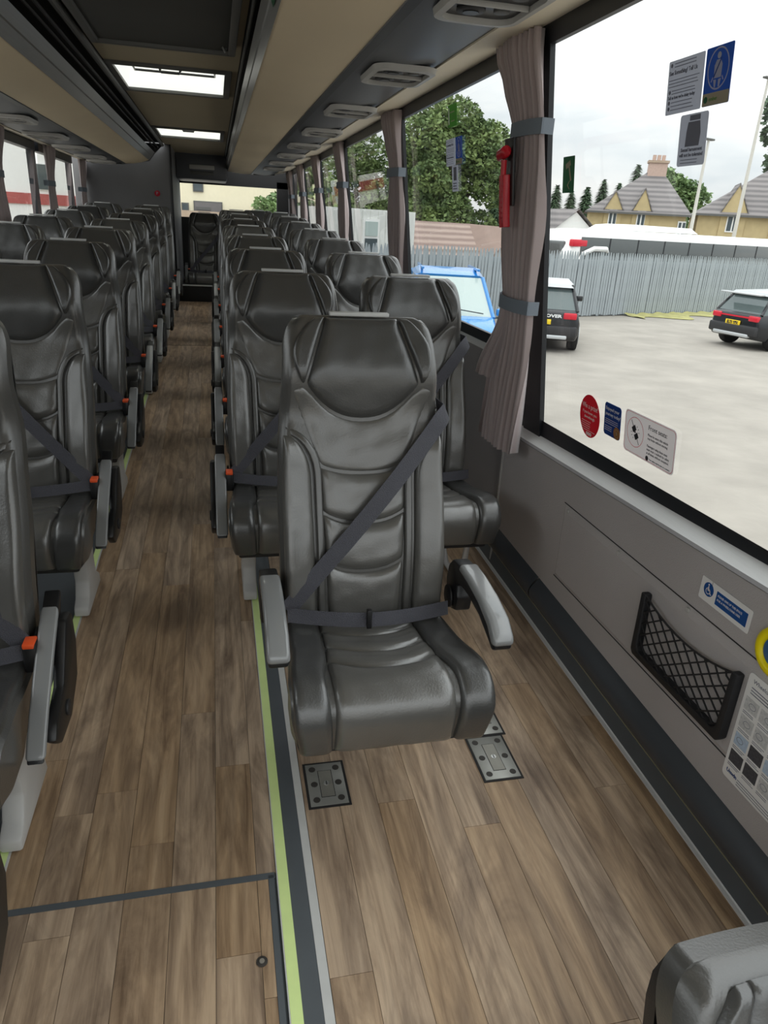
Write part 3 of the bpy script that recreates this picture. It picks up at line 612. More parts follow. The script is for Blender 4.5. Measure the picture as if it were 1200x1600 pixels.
def make_seat(mirror=1, both=False, arm=True):
    r = empty('coach_seat')
    mx = mirror
    # leather covered backrest body
    def bf(u, v):
        v = 1 - (1 - v) ** 2; s = 0.752 * v; w = halfw(s); x = (2 * u - 1) * w; a = abs(2 * u - 1)
        e = max(0.0, (a - 0.86) / 0.14); te = max(0.0, (v - 0.955) / 0.045); e = min(1.0, math.hypot(e, te))
        d = back_base(x, s) - 0.042 * (1 - math.sqrt(max(0, 1 - e * e)))
        return back_pt(x, s, d)
    m = MB(); m.grid(bf, 36, 44)
    ring = [(-1, j / 44) for j in range(45)]
    def side(u, v):   # wrap to the shell
        p = Vector(bf(1 if u > 0.5 else 0, v)); return p
    for sgn in (0, 1):
        m.grid(lambda u, v: tuple(Vector(bf(sgn, v)) + Vector((0, ca, -sa)) * (0.035 * u)), 2, 44)
    m.grid(lambda u, v: tuple(Vector(bf(u, 1)) + Vector((0, ca, -sa)) * (0.035 * v)), 36, 2)
    bo = m.build('backrest', 'leather_edge', r, smooth=True, angle=50)
    # hard shell behind
    n = 22; L_ = [(halfw(0.752 * j / n), 0.752 * j / n) for j in range(n + 1)]
    outl = [(-w, s) for w, s in L_] + [(w, s) for w, s in reversed(L_)]
    sh = MB(); k = len(outl)
    vs = [back_pt(x * 0.985, s * 0.992, -0.055) for x, s in outl] + [back_pt(x * 0.955, s * 0.98, -0.085) for x, s in outl]
    sh.add(vs, [tuple(range(k, 2 * k))] + [(i, (i + 1) % k, k + (i + 1) % k, k + i) for i in range(k)])
    sh.build('back_shell', 'shell_plastic', r, smooth=True, angle=40)
    # head panel
    def hb(t):
        x = lerp(-0.140, 0.140, t); return (x, 0.503 + 0.084 * abs(x / 0.140) ** 2.3)
    panel('head_panel', back_pt, back_base, lambda t: hb(t), lambda t: (lerp(-0.088, 0.088, t), 0.742), 14, 12, 0.012, 0.10, 0.10, 'leather_dark', r, seed=1, wr=0.0006)
    for sg in (-1, 1):
        def wi(k): return (sg * lerp(0.142, 0.090, k), lerp(0.587, 0.742, k))
        def wo(k):
            s = lerp(0.587, 0.742, k); return (sg * (0.142 + 0.030 * math.sin(math.pi * min(1, k * 0.92 + 0.02)) ** 0.7 - 0.040 * k ** 3), s)
        panel('head_wing', back_pt, back_base, wi, wo, 8, 6, 0.016, 0.10, 0.20, 'leather_dark', r, low=-0.004, seed=2, wr=0.0012)
        # note: rows run across, columns up
        def xi(s): return 0.130 if s < 0.36 else 0.130 + 0.066 * (1 - math.sqrt(max(0, 1 - ((s - 0.36) / 0.105) ** 2)))
        def bi(k): s = 0.464 * k; return (sg * (xi(s) - 0.010 * (1 - k)), s)
        def bo_(k): s = 0.464 * k; return (sg * (halfw(s) - 0.007), s)
        panel('side_bolster', back_pt, back_base, bi, bo_, 20, 6, 0.020, 0.06, 0.22, 'leather', r, seed=3 + sg, wr=0.0010)
        def ci(k):
            s = 0.484 * k; x = 0.104 - 0.008 * (1 - k) if s < 0.365 else 0.102 + 0.094 * (1 - math.sqrt(max(0, 1 - ((s - 0.365) / 0.1195) ** 2)))
            return (sg * x, s)
        def co_(k): s = 0.464 * k; return (sg * (xi(s) - 0.006 - 0.006 * (1 - k)), s)
        panel('bolster_band', back_pt, back_base, ci, co_, 18, 3, 0.013, 0.06, 0.25, 'leather_edge', r, seed=6)
    # shoulder yoke and quilts
    def yt(t):
        x = lerp(-0.176, 0.176, t); a = abs(x)
        return (x, 0.499 + 0.084 * (a / 0.140) ** 2.3 if a < 0.14 else lerp(0.583, 0.572, (a - 0.14) / 0.036))
    def u(s0, hw_, sag): return lambda t: (lerp(-hw_, hw_, t), s0 + sag * abs(2 * t - 1) ** 2.5)
    panel('shoulder_yoke', back_pt, back_base, u(0.372, 0.108, 0.020), yt, 14, 8, 0.004, 0.08, 0.10, 'leather', r, wr=0.0008, seed=9)
    for a, b, sa_, sb_, wa, wb in ((0.250, 0.369, 0.030, 0.020, 0.104, 0.108), (0.128, 0.247, 0.030, 0.030, 0.098, 0.104), (-0.005, 0.125, 0.0, 0.030, 0.090, 0.098)):
        panel('back_quilt', back_pt, back_base, u(a, wa, sa_), u(b, wb, sb_), 12, 7, 0.014, 0.10, 0.22, 'leather', r, wr=0.0007, seed=int(a * 1000) + 20)
    # cushion
    def cf(u_, v):
        w = cush_hw(v); x = (2 * u_ - 1) * w; a = abs(2 * u_ - 1); e = max(0, (a - 0.93) / 0.07)
        return cush_pt(x, v, cush_base(x, v) - 0.004 - 0.02 * (1 - math.sqrt(max(0, 1 - e * e))))
    m = MB(); m.grid(cf, 24, 40)
    for sgn in (0, 1):
        m.grid(lambda u_, v: (cf(sgn, v)[0] * lerp(1, 0.97, u_), lerp(cf(sgn, v)[1], lerp(0.06, -0.33, v), u_), lerp(cf(sgn, v)[2], 0.262, u_)), 3, 40)
    m.grid(lambda u_, v: ((2 * u_ - 1) * cush_hw(v) * 0.97, lerp(0.06, -0.33, v), 0.262), 4, 10)
    m.build('cushion', 'leather_edge', r, smooth=True, angle=50)
    for sg in (-1, 1):
        panel('cushion_bolster', cush_pt, cush_base, lambda k: (sg * smoothpts(k, [(0, 0.118), (0.4, 0.122), (0.66, 0.140), (1, 0.132)]), k), lambda k: (sg * (cush_hw(k) - 0.004), k), 26, 5, 0.012, 0.04, 0.2, 'leather_dark', r, seed=30 + sg, wr=0.0008)
    def uc(t0, hw_, sag): return lambda t: (lerp(-hw_, hw_, t), t0 + sag * (1 - abs(2 * t - 1) ** 2.2))
    for a, b, sa_, sb_, wa, wb in ((0.0, 0.165, 0.0, 0.07, 0.116, 0.117), (0.167, 0.33, 0.07, 0.075, 0.117, 0.119), (0.332, 0.475, 0.075, 0.09, 0.119, 0.127), (0.478, 1.0, 0.09, 0.0, 0.127, 0.130)):
        panel('cushion_quilt', cush_pt, cush_base, uc(a, wa, sa_), uc(b, wb, sb_), 12, 12 if b > .9 else 6, 0.010, 0.08, 0.10 if b > .9 else 0.25, 'leather', r, seed=int(a * 1000) + 40, wr=0.0008)
    # seat pan under the cushion
    MB().box(-0.19, 0.19, -0.30, 0.07, 0.232, 0.264).build('seat_pan', 'shell_plastic', r, bevel=0.01)
    # light grab strip on the top edge
    p = back_pt(0, 0.752, -0.010)
    MB().box(-0.075, 0.070, p[1] - 0.008, p[1] + 0.014, p[2] - 0.004, p[2] + 0.005).build('grab_strip', 'grab_light', r, bevel=0.002)
    # seat belt: shoulder strap, lap strap with tongue, buckle
    def bd(x, s): return back_base(x, s) + 0.017
    npt = 26; pts = []; wd = []
    for i in range(npt + 1):
        t = i / npt; x = lerp(0.193, -0.196, t); s = lerp(0.500, 0.045, t ** 0.96)
        d = max(bd(x, s), 0.030 * math.sin(math.pi * t) + 0.022) + 0.006
        pts.append(back_pt(mx * x, s, d)); wd.append((mx * 0.47, -0.403 * sa, -0.403 * ca))
    p0 = back_pt(mx * 0.212, 0.520, 0.015); p00 = back_pt(mx * 0.206, 0.535, -0.05)
    ribbon('shoulder_belt', [p00, p0] + pts, 0.041, [(mx * 0.10, -0.2, -0.8), (mx * 0.30, -0.15, -0.7)] + wd, 'belt', r)
    pts = []; wd = []
    for i in range(17):
        t = i / 16; x = lerp(-0.197, 0.205, t); y = SB_Y - 0.048 - 0.030 * math.sin(math.pi * t); z = SB_Z + 0.052 - 0.006 * math.sin(math.pi * t) - 0.008 * t
        pts.append((mx * x, y, z)); wd.append((0, 0.35, 1.0))
    ribbon('lap_belt', pts, 0.035, wd, 'belt', r)
    MB().box(mx * -0.004 - 0.006, mx * -0.004 + 0.006, SB_Y - 0.088, SB_Y - 0.074, SB_Z + 0.022, SB_Z + 0.072).build('belt_slider', 'black_plastic', r, bevel=0.002)
    xb = -mx * 0.208
    b_ = MB().box(xb - 0.014, xb + 0.014, SB_Y - 0.060, SB_Y - 0.020, 0.365, 0.432).build('belt_buckle', 'black_plastic', r, bevel=0.004)
    MB().box(xb - 0.012, xb + 0.012, SB_Y - 0.061, SB_Y - 0.024, 0.424, 0.436).build('release_button', 'orange_plastic', b_, bevel=0.003)
    if both: b_.location = (mx * 0.02, 0.04, -0.10)
    # armrests
    if arm: armrest(r, -mx * 0.238, -mx, 0.0 if both else 0.58)
    if both: armrest(r, mx * 0.250, mx)
    elif arm:
        x_ = -mx * 0.262
        c_ = MB().prism([(0.10, 0.44), (0.11, 0.36), (0.08, 0.28), (-0.02, 0.235), (-0.12, 0.245), (-0.165, 0.285), (-0.14, 0.315), (-0.05, 0.34), (0.0, 0.40), (0.04, 0.45)], x_ - 0.012, x_ + 0.012, 'x').build('side_console', 'black_plastic', r, bevel=0.008)
        m = MB(); m.disc((-0.05, 0.285, x_ - mx * 0.014 - 0.003), 0.018, 0.006, 'x', 16); m.build('dial', 'shell_plastic', c_, bevel=0.002)
    # pale metal legs
    xl = -mx * (0.10 if both else 0.150)
    prof = [(-0.16, 0.0), (-0.155, 0.03), (-0.12, 0.05), (-0.095, 0.10), (-0.11, 0.18), (-0.18, 0.235), (0.05, 0.235), (0.02, 0.15), (0.03, 0.08), (0.09, 0.04), (0.10, 0.0)]
    if both: prof = [(-0.02, 0.0), (-0.02, 0.02), (-0.01, 0.05), (-0.01, 0.14), (-0.08, 0.235), (0.10, 0.235), (0.06, 0.14), (0.07, 0.05), (0.12, 0.02), (0.12, 0.0)]
    MB().prism(prof, xl - 0.024, xl + 0.024, 'x').build('leg', 'shell_plastic' if both else 'leg_white', r, bevel=0.008)
    xr = mx * 0.165
    m = MB(); m.tube([(xr, -0.19, 0.24), (xr, -0.17, 0.10), (xr, -0.14, 0.045), (xr, -0.08, 0.015), (xr, 0.02, 0.015), (xr, 0.08, 0.06), (xr, 0.09, 0.24)] if not both else [(xr, -0.02, 0.24), (xr, -0.02, 0.10), (xr, 0.0, 0.045), (xr, 0.04, 0.015), (xr, 0.08, 0.06), (xr, 0.09, 0.24)], 0.012, 8)
    m.build('leg', 'leg_white', r, smooth=True, angle=60)
    return r
def place(o, x, y, dz=0.0, rz=0.0): o.location = (x, y, fz(y) + dz); o.rotation_euler = (0, 0, rz); return o
front = make_seat(1, True); place(front, 0.335, 1.505)
tag(front, 'single black leather seat with grey armrests on both sides, fastened belt, beside the wheelchair space', 'seat')
protos = {(1, 0): make_seat(1), (1, 1): make_seat(1, arm=False), (-1, 0): make_seat(-1), (-1, 1): make_seat(-1, arm=False)}
pr = protos[(1, 0)]; pl_ = protos[(-1, 0)]
ORD = ['first', 'second', 'third', 'fourth', 'fifth', 'sixth', 'seventh', 'eighth', 'ninth']
rowsR = [2.40, 3.31, 4.22, 5.15, 6.10, 7.05, 8.0]
rowsL = [0.80, 1.43, 2.36, 3.30, 4.22, 5.12, 6.05, 7.0, 7.95]
used = set()
def seat_copy(key):
    if key not in used: used.add(key); return protos[key]
    return copy_tree(protos[key])
for i, y in enumerate(rowsR):
    for k, x in enumerate((0.228, 0.690)):
        o = place(seat_copy((1, k)), x, y)
        if i == 0: lab = 'black leather aisle seat directly behind the single seat' if k == 0 else 'black leather window seat at the back of the wheelchair space, beside the tied curtain'
        else: lab = '%s black leather aisle seat behind the single seat, same side of the aisle' % ORD[i] if k == 0 else '%s black leather window seat back from the wheelchair space, along the curtained wall' % ORD[i]
        tag(o, lab, 'seat', 'black leather coach seats')
for i, y in enumerate(rowsL):
    for k, x in enumerate((-0.622, -1.090)):
        if i < 2 and k == 1: continue
        o = place(seat_copy((-1, k)), x, y); r_ = ORD[len(rowsL) - 1 - i]
        if i == 0: lab = 'frontmost seat across the aisle, only the black console below its armrest showing'
        else: lab = '%s black leather %s seat ahead of the grey partition, across the aisle' % (r_, 'aisle' if k == 0 else 'window')
        tag(o, lab, 'seat', 'black leather coach seats')
o = copy_tree(pr); place(o, -0.12, 9.56, -0.10); tag(o, 'rear black seat facing straight down the aisle, below the rear window', 'seat', 'black leather coach seats')
o = copy_tree(pr); place(o, 0.52, 9.3, -0.03); tag(o, 'rearmost black seat next to the aisle-end seat', 'seat', 'black leather coach seats')
o = copy_tree(pl_); place(o, 0.715, 0.265, -0.60); bpy.data.objects.remove([c for c in o.children if c.name.startswith('grab_strip')][0]); tag(o, 'lower courier seat in the stepwell, only the top corner of its leather back showing', 'seat')
# ---- floor anchor plates
def anchor(x, y, w, l, label, slot_along=True):
    e = empty('anchor_plate', (x, y, fz(y) + 0.001)); e.rotation_euler = (math.atan(S), 0, 0)
    MB().box(-w / 2 - 0.006, w / 2 + 0.006, -l / 2 - 0.006, l / 2 + 0.006, -0.003, 0.0008).build('gasket', 'rack_dark', e)
    MB().box(-w / 2, w / 2, -l / 2, l / 2, 0.0, 0.0022).build('plate', 'metal_plate', e, bevel=0.0006)
    sw, sl_ = (0.032, l * 0.62) if slot_along else (w * 0.62, 0.032)
    MB().box(-sw / 2 - .0015, sw / 2 + .0015, -sl_ / 2 - .0015, sl_ / 2 + .0015, 0.0, 0.0026).build('slot', 'rack_dark', e)
    MB().box(-sw / 2, sw / 2, -sl_ / 2, sl_ / 2, 0.0, 0.0030).build('cover', 'metal_insert', e)
    m = MB(); m.disc((0, 0, 0.003), 0.007, 0.0014); sc = m.build('screw', 'screw_metal', e); MB().box(-.0011, .0011, -.006, .006, .0042, .0048).build('screw_slot', 'rack_dark', sc)
    ys_ = (-l / 2 + .018, 0, l / 2 - .018) if slot_along else (-l / 2 + .018, l / 2 - .018)
    for sx in (-1, 1):
        for yy_ in ys_:
            m = MB(); m.disc((sx * (w / 2 - .016), yy_, 0.002), 0.0085, 0.001); m.build('bolt_hole', 'stud', e)
    tag(e, label, 'anchor plate'); return e
anchor(0.223, 1.365, 0.092, 0.135, 'riveted steel floor anchor plate under the single seat, beside the pale strip')
anchor(0.672, 1.388, 0.096, 0.150, 'riveted steel floor anchor plate with lengthwise slot, right against a second plate')
anchor(0.676, 1.530, 0.112, 0.112, 'riveted steel floor anchor plate with crosswise slot behind the lengthwise-slot plate', False)
# ================================================================== CURTAINS
def curtain_sheet(name, yprof0, yprof1, xprof, z0, z1, pleats, amp, parent, sgn, seed, nz=26, nu=64):
    rr = random.Random(seed); ph = [rr.uniform(0, 6.28) for _ in range(6)]
    def fn(u, v, off):
        z = lerp(z0, z1, v); y = lerp(smoothpts(z, yprof0), smoothpts(z, yprof1), u); a = smoothpts(z, amp)
        p = math.sin(2 * math.pi * pleats * u + ph[0] + 0.8 * math.sin(3 * u + ph[1]) + 0.5 * math.sin(5 * z + ph[2]))
        p = math.copysign(abs(p) ** 0.7, p) + 0.35 * math.sin(2 * math.pi * pleats * 2.3 * u + ph[3] + z * 2)
        x = smoothpts(z, xprof) - sgn * (a * p + 0.018 * math.sin(math.pi * u)) + off
        return (x, y + 0.004 * math.sin(9 * z + ph[4] + 6 * u), z)
    m = MB(); m.grid(lambda u, v: fn(u, v, 0), nu, nz); m.grid(lambda u, v: fn(u, v, sgn * 0.004), nu, nz)
    return m.build(name, 'curtain', parent, smooth=True, angle=180)
def tie(name, y0, y1, x, z, parent, sgn, tilt=0.0):
    m = MB(); n = 12; vs = []; hw = 0.021
    prof = [(0.030, y0), (-0.006, y0 - 0.004), (-0.026, lerp(y0, y1, .2)), (-0.032, lerp(y0, y1, .5)), (-0.026, lerp(y0, y1, .8)), (-0.006, y1 + 0.004), (0.030, y1)]
    for (dx, y) in prof:
        dz = tilt * (y - y0); vs += [(x + sgn * dx, y, z - hw + dz), (x + sgn * dx, y, z + hw + dz), (x + sgn * (dx + 0.004), y, z + hw + dz), (x + sgn * (dx + 0.004), y, z - hw + dz)]
    fs = []
    for i in range(len(prof) - 1):
        for k in range(4): fs.append((4 * i + k, 4 * i + (k + 1) % 4, 4 * i + 4 + (k + 1) % 4, 4 * i + 4 + k))
    t = m.add(vs, fs).build(name, 'curtain_tie', parent, smooth=True, angle=50)
    return t
def curtain_right(yp, main, label, seed):
    e = empty('curtain', (0, -0.065, 0)); d = yp - 2.34
    ya = [(0.62, 2.27 + d), (1.10, 2.245 + d), (1.40, 2.225 + d), (1.64, 2.235 + d), (1.88, 2.27 + d)]
    yb = [(0.62, 2.56 + d), (0.85, 2.55 + d), (1.10, 2.46 + d), (1.38, 2.50 + d), (1.64, 2.44 + d), (1.75, 2.50 + d), (1.88, 2.58 + d)]
    xp = [(0.6, 0.985), (0.9, 0.985), (1.3, 0.965), (1.88, 0.915)]
    am = [(0.62, 0.020), (1.05, 0.012), (1.12, 0.010), (1.40, 0.018), (1.60, 0.010), (1.66, 0.010), (1.88, 0.018)]
    curtain_sheet('drape', ya, yb, xp, 0.63 if main else 0.98, 1.885, 9, am, e, 1, seed)
    if main:
        curtain_sheet('drape_tail', [(0.84, 2.50), (1.10, 2.40)], [(0.84, 2.66), (1.10, 2.47)], [(0.84, 0.965), (1.1, 0.968)], 0.85, 1.13, 3, [(0.84, 0.008), (1.1, 0.005)], e, 1, seed + 5, 10, 24)
        tie('tie_band', 2.235, 2.475, 0.960, 1.125, e, 1, 0.03); tie('tie_band', 2.225, 2.455, 0.930, 1.635, e, 1, 0.0)
    else:
        tie('tie_band', 2.225 + d, 2.455 + d, 0.930, 1.60, e, 1)
    tag(e, label, 'curtain', 'mauve window curtains'); return e
curtain_right(2.34, True, 'long mauve pleated curtain with two grey tie bands and a red hammer on it', 1)
curtain_right(4.09, False, 'mauve tied curtain on the first pillar behind the red-hammer curtain', 2)
for i, p in enumerate(pill[2:]): curtain_right(p[1], False, '%s mauve tied curtain behind the red-hammer curtain, on the same wall' % ORD[i + 1], 3 + i)
cl0 = None
for i, p in enumerate(pl[2:]):
    d = p[1]
    e = empty('curtain', (0, d, 0))
    if cl0 is None:
        curtain_sheet('drape', [(0.9, 0.0), (1.8, 0.0)], [(0.9, 0.34), (1.2, 0.30), (1.5, 0.22), (1.56, 0.22), (1.8, 0.36)], [(0.9, -1.34), (1.8, -1.33)], 0.95, 1.81, 6, [(0.9, 0.016), (1.5, 0.007), (1.8, 0.014)], e, -1, 40)
        tie('tie_band', 0.0, 0.23, -1.335, 1.52, e, -1); cl0 = e
    else:
        for ch in cl0.children: copy_tree(ch, e)
    tag(e, '%s dark mauve tied curtain ahead of the grey partition, across the aisle' % ORD[3 - i], 'curtain', 'curtains on the partition side')
# emergency hammer on the main curtain
e = empty('emergency_hammer', (0.888, 2.275, 1.36)); e.rotation_euler = (0, math.radians(-6), 0)
MB().box(0.012, 0.022, -0.035, 0.035, 0.06, 0.25).build('holder', 'black_plastic', e, bevel=0.004)
MB().prism([(-0.022, 0.02), (-0.026, 0.0), (0.012, 0.0), (0.016, 0.02), (0.018, 0.15), (-0.020, 0.15)], -0.012, 0.012, 'x').build('cradle', 'hammer_red', e, bevel=0.004)
m = MB(); m.tube([(-0.006, -0.002, 0.0), (-0.008, -0.004, 0.10), (-0.006, -0.010, 0.19)], [0.009, 0.008, 0.009], 10); m.build('handle', 'hammer_red', e, smooth=True)
m = MB(); m.tube([(-0.006, -0.036, 0.205), (-0.006, -0.026, 0.212), (-0.006, 0.014, 0.205), (-0.006, 0.030, 0.195)], [0.008, 0.017, 0.017, 0.009], 12); m.build('head', 'hammer_red', e, smooth=True)
for k in range(8): MB().box(-0.014, -0.010, -0.012, 0.008, 0.025 + k * 0.015, 0.030 + k * 0.015).build('grip_rib', 'red_sticker', e)
tag(e, 'red emergency hammer in its holder against the mauve curtain', 'hammer')
# ================================================================== NET POCKET
e = empty('net_pocket', mx=right_frame(1.218, 0.443, 0.0, 1.0405, 0.0))
hw, hh = 0.168, 0.082
def barp(poly, name): return MB().prism(poly, 0.0, 0.022, 'z').build(name, 'net', e, bevel=0.004)
fr = barp([(-hw - .014, hh), (-hw + .004, hh), (-hw + .010, -hh + .02), (-hw + .02, -hh + .008), (hw - .02, -hh + .008), (hw - .008, -hh + .02), (hw - .004, hh), (hw + .014, hh), (hw + .012, -hh), (hw + .002, -hh - .012), (-hw - .002, -hh - .012), (-hw - .012, -hh)], 'frame')
nm = MB()
def topc(x): return hh - 0.004 - 0.030 * (1 - (x / hw) ** 2) * 1.0
def seg(a, b): nm.tube([(a[0], a[1], 0.016), ((a[0] + b[0]) / 2, (a[1] + b[1]) / 2, 0.020), (b[0], b[1], 0.016)], 0.0022, 5)
nm.tube([(x, topc(x), 0.016) for x in [lerp(-hw, hw, k / 10) for k in range(11)]], 0.0028, 6)
step = 0.044
for fam in (1, -1):
    c = -0.6
    while c < 0.6:
        pts = []
        for k in range(81):
            x = lerp(-hw + .004, hw - .004, k / 80); y = fam * 0.75 * (x - c)
            if -hh + 0.004 <= y <= topc(x): pts.append((x, y))
        if len(pts) > 2: seg(pts[0], pts[-1])
        c += step
nm.build('net', 'net', e, smooth=True)
tag(e, 'black elastic net pocket on the grey side wall of the wheelchair space', 'net pocket')
# ================================================================== WALL SIGNS
def card(name, w, h, r, mt, parent=None, x=0, y=0, z=0, th=0.0008, mx=None):
    m = MB().prism([(p[0], p[1]) for p in rrect(w, h, r)], 0, th, 'z'); o = m.build(name, mt, parent)
    if mx is not None: o.matrix_world = mx
    else: o.location = (x, y, z)
    return o
def ringm(rx_, ry_, t, n=28):
    o_ = [(rx_ * math.cos(2 * math.pi * k / n), ry_ * math.sin(2 * math.pi * k / n)) for k in range(n)]; i_ = [(p[0] * (1 - t / rx_), p[1] * (1 - t / ry_)) for p in o_]
    vs = [(p[0], p[1], 0) for p in o_] + [(p[0], p[1], 0) for p in i_]; return MB().add(vs, [(k, (k + 1) % n, n + (k + 1) % n, n + k) for k in range(n)])
def at(o, x, y, z): o.location = (x, y, z); return o
def lines(parent, x, y, w, n, dy, th, mt, z=0.0012, ragged=0.2, seed=0):
    rr = random.Random(seed)
    for k in range(n):
        ww = w * (1 - ragged * rr.random()); m = MB(); m.box(x, x + ww, y - k * dy - th / 2, y - k * dy + th / 2, 0, 0.0002); m.build('text_line', mt, parent).location = (0, 0, z)
# wheelchair space sign
s = card('wheelchair_sign', 0.166, 0.054, 0.004, 'white_print', mx=right_frame(1.149, 0.630, 0.0, 1.0465, 0.0006))
card('blue_field', 0.100, 0.032, 0.001, 'blue_sign', s, 0.022, -0.001, 0.0009, 0.0003)
text('lettering', 'PLEASE GIVE UP THIS SPACE', 0.0072, 'white_print', s, -0.023, 0.0035, 0.0014, sx=0.88); text('lettering', 'FOR A WHEELCHAIR USER', 0.0072, 'white_print', s, -0.023, -0.0065, 0.0014, sx=0.88)
m = MB().disc((0, 0, 0), 0.0165, 0.0003, 'z', 24); at(m.build('blue_disc', 'blue_sign', s), -0.055, 0.004, 0.0009)
at(ringm(0.0075, 0.0075, 0.0016, 20).build('symbol_wheel', 'white_print', s), -0.056, 0.000, 0.0015)
m = MB().disc((-0.0565, 0.0155, 0.0015), 0.0022, 0.0002); m.add([(-0.0578, 0.012, .0015), (-0.0548, 0.012, .0015), (-0.0545, 0.004, .0015), (-0.0488, 0.004, .0015), (-0.046, -0.004, .0015), (-0.0435, -0.003, .0015), (-0.0435, -0.0055, .0015), (-0.048, -0.0062, .0015), (-0.0505, 0.0012, .0015), (-0.0578, 0.0012, .0015)], [tuple(range(10))]); m.build('symbol_figure', 'white_print', s)
MB().box(-0.0472, -0.0466, 0.015, 0.0265, 0.001, 0.0014).build('mark', 'ink', s)
tag(s, 'white and blue wheelchair space sign on the grey wall above the net pocket', 'sign')
# yellow call button
e = empty('call_button', mx=right_frame(0.982, 0.612, 0.0, 1.0465, 0.0))
n = 32; vs = []
for (r_, z_) in ((0.054, 0.0), (0.051, 0.010), (0.044, 0.014), (0.034, 0.012), (0.031, 0.004)): vs += [(r_ * math.cos(2 * math.pi * k / n), r_ * math.sin(2 * math.pi * k / n), z_) for k in range(n)]
MB().add(vs, [(a * n + k, a * n + (k + 1) % n, (a + 1) * n + (k + 1) % n, (a + 1) * n + k) for a in range(4) for k in range(n)]).build('bezel', 'yellow_plastic', e, smooth=True, angle=60)
MB().disc((0, 0, 0.0), 0.031, 0.009, 'z', 28).build('button', 'blue_button', e, bevel=0.003)
at(ringm(0.016, 0.016, 0.003).build('button_mark', 'green_sticker', e), 0, 0, 0.0095)
tag(e, 'round yellow call button with blue centre on the grey side wall', 'button')
# instruction poster
p = card('instruction_poster', 0.190, 0.262, 0.010, 'white_print', mx=right_frame(0.930, 0.412, 0.0, 1.0400, 0.0008))
text('lettering', 'Wheelchair Securing', 0.0125, 'ink_soft', p, -0.080, 0.112, 0.0012); lines(p, -0.080, 0.101, 0.15, 3, 0.0065, 0.002, 'ink_soft', seed=2)
rr = random.Random(5)
for j in range(4):
    for i in range(4):
        x = -0.068 + i * 0.044; y = 0.062 - j * 0.045
        dk = (j, i) in ((2, 1), (3, 0), (3, 1)) or (j == 2 and i == 3)
        card('picture', 0.038, 0.030, 0.001, 'print_dark' if dk else ('print_blue' if rr.random() < .6 else 'print_grey'), p, x, y, 0.0009, 0.0003)
        lines(p, x - 0.018, y - 0.020, 0.036, 2, 0.004, 0.0014, 'ink_soft', seed=j * 7 + i)
        if not dk:
            at(ringm(0.010, 0.007, 0.0012, 14).build('drawing', 'ink_soft', p), x + rr.uniform(-.006, .006), y, 0.0014)
text('lettering', 'Unwin', 0.012, 'blue_sticker', p, -0.084, -0.115, 0.0012, bold=0.0004)
lines(p, -0.05, -0.112, 0.125, 3, 0.006, 0.0015, 'ink_soft', seed=9)
tag(p, 'white instruction poster with many small pictures below the yellow button', 'poster')
# ---- stickers on the front window
GO = 0.0062
r = right_frame(1.862, 0.857, off=GO)
o = MB().prism([(0.060 * math.cos(2 * math.pi * k / 36), 0.064 * math.sin(2 * math.pi * k / 36)) for k in range(36)], 0, 0.0006, 'z').build('round_sticker', 'red_sticker'); o.matrix_world = r
text('lettering', 'Win a prize!', 0.0215, 'white_print', o, 0.0, 0.022, 0.0009, 'CENTER', sx=0.88); text('lettering', 'If you know, you', 0.0125, 'white_print', o, 0.0, 0.006, 0.0009, 'CENTER'); text('lettering', '#wewbough', 0.0125, 'white_print', o, 0.0, -0.008, 0.0009, 'CENTER')
lines(o, -0.046, -0.018, 0.058, 4, 0.0065, 0.0016, 'white_print', seed=3); lines(o, -0.040, -0.044, 0.08, 1, 0.006, 0.0014, 'white_print', seed=3)
text('lettering', 'ooo', 0.020, 'white_print', o, 0.0, -0.058, 0.0009, 'CENTER', bold=0.0008)
tag(o, 'round red sticker reading Win a prize, on the window glass', 'sticker')
o = card('blue_sticker', 0.088, 0.092, 0.010, 'blue_sticker', mx=right_frame(1.732, 0.878, off=GO))
text('lettering', 'Enjoyed your', 0.0135, 'white_print', o, -0.038, 0.026, 0.0011); text('lettering', 'journey today?', 0.0135, 'white_print', o, -0.038, 0.011, 0.0011)
lines(o, -0.038, 0.000, 0.072, 3, 0.0055, 0.0013, 'white_print', seed=4); lines(o, -0.038, -0.020, 0.045, 3, 0.0055, 0.0013, 'white_print', seed=5)
at(MB().disc((0, 0, 0), 0.0175, 0.0003, 'z', 20).build('badge', 'orange_sticker', o), 0.028, -0.029, 0.001); at(ringm(0.012, 0.012, 0.0012).build('badge_ring', 'tan_sticker', o), 0.028, -0.029, 0.0015)
text('lettering', 'b', 0.016, 'tan_sticker', o, 0.024, -0.034, 0.0015)
tag(o, 'small blue sticker with orange badge between the red and white window stickers', 'sticker')
o = card('seat_notice', 0.232, 0.114, 0.014, 'white_sticker', mx=right_frame(1.550, 0.876, off=GO))
pr_ = rrect(0.226, 0.108, 0.012); n = len(pr_); MB().add([(a, b, .001) for a, b in pr_] + [(a * .99, b * .982, .001) for a, b in pr_], [(k, (k + 1) % n, n + (k + 1) % n, n + k) for k in range(n)]).build('red_border', 'red_sticker', o)
at(ringm(0.040, 0.040, 0.0014, 36).build('red_ring', 'red_sticker', o), -0.063, 0.004, 0.0011)
b = MB()
def rot(pts, a, cx, cy): return [(cx + x * math.cos(a) - y * math.sin(a), cy + x * math.sin(a) + y * math.cos(a), .0012) for x, y in pts]
for (x0, x1, y0, y1) in ((-0.036, -0.016, -.0012, .0012), (-0.018, -0.003, -.009, .009), (0.004, 0.019, -.009, .009), (0.019, 0.036, -.0012, .0012), (-.003, .002, -.003, .003)): b.add(rot([(x0, y0), (x1, y0), (x1, y1), (x0, y1)], -0.95, -0.063, 0.004), [(0, 1, 2, 3)])
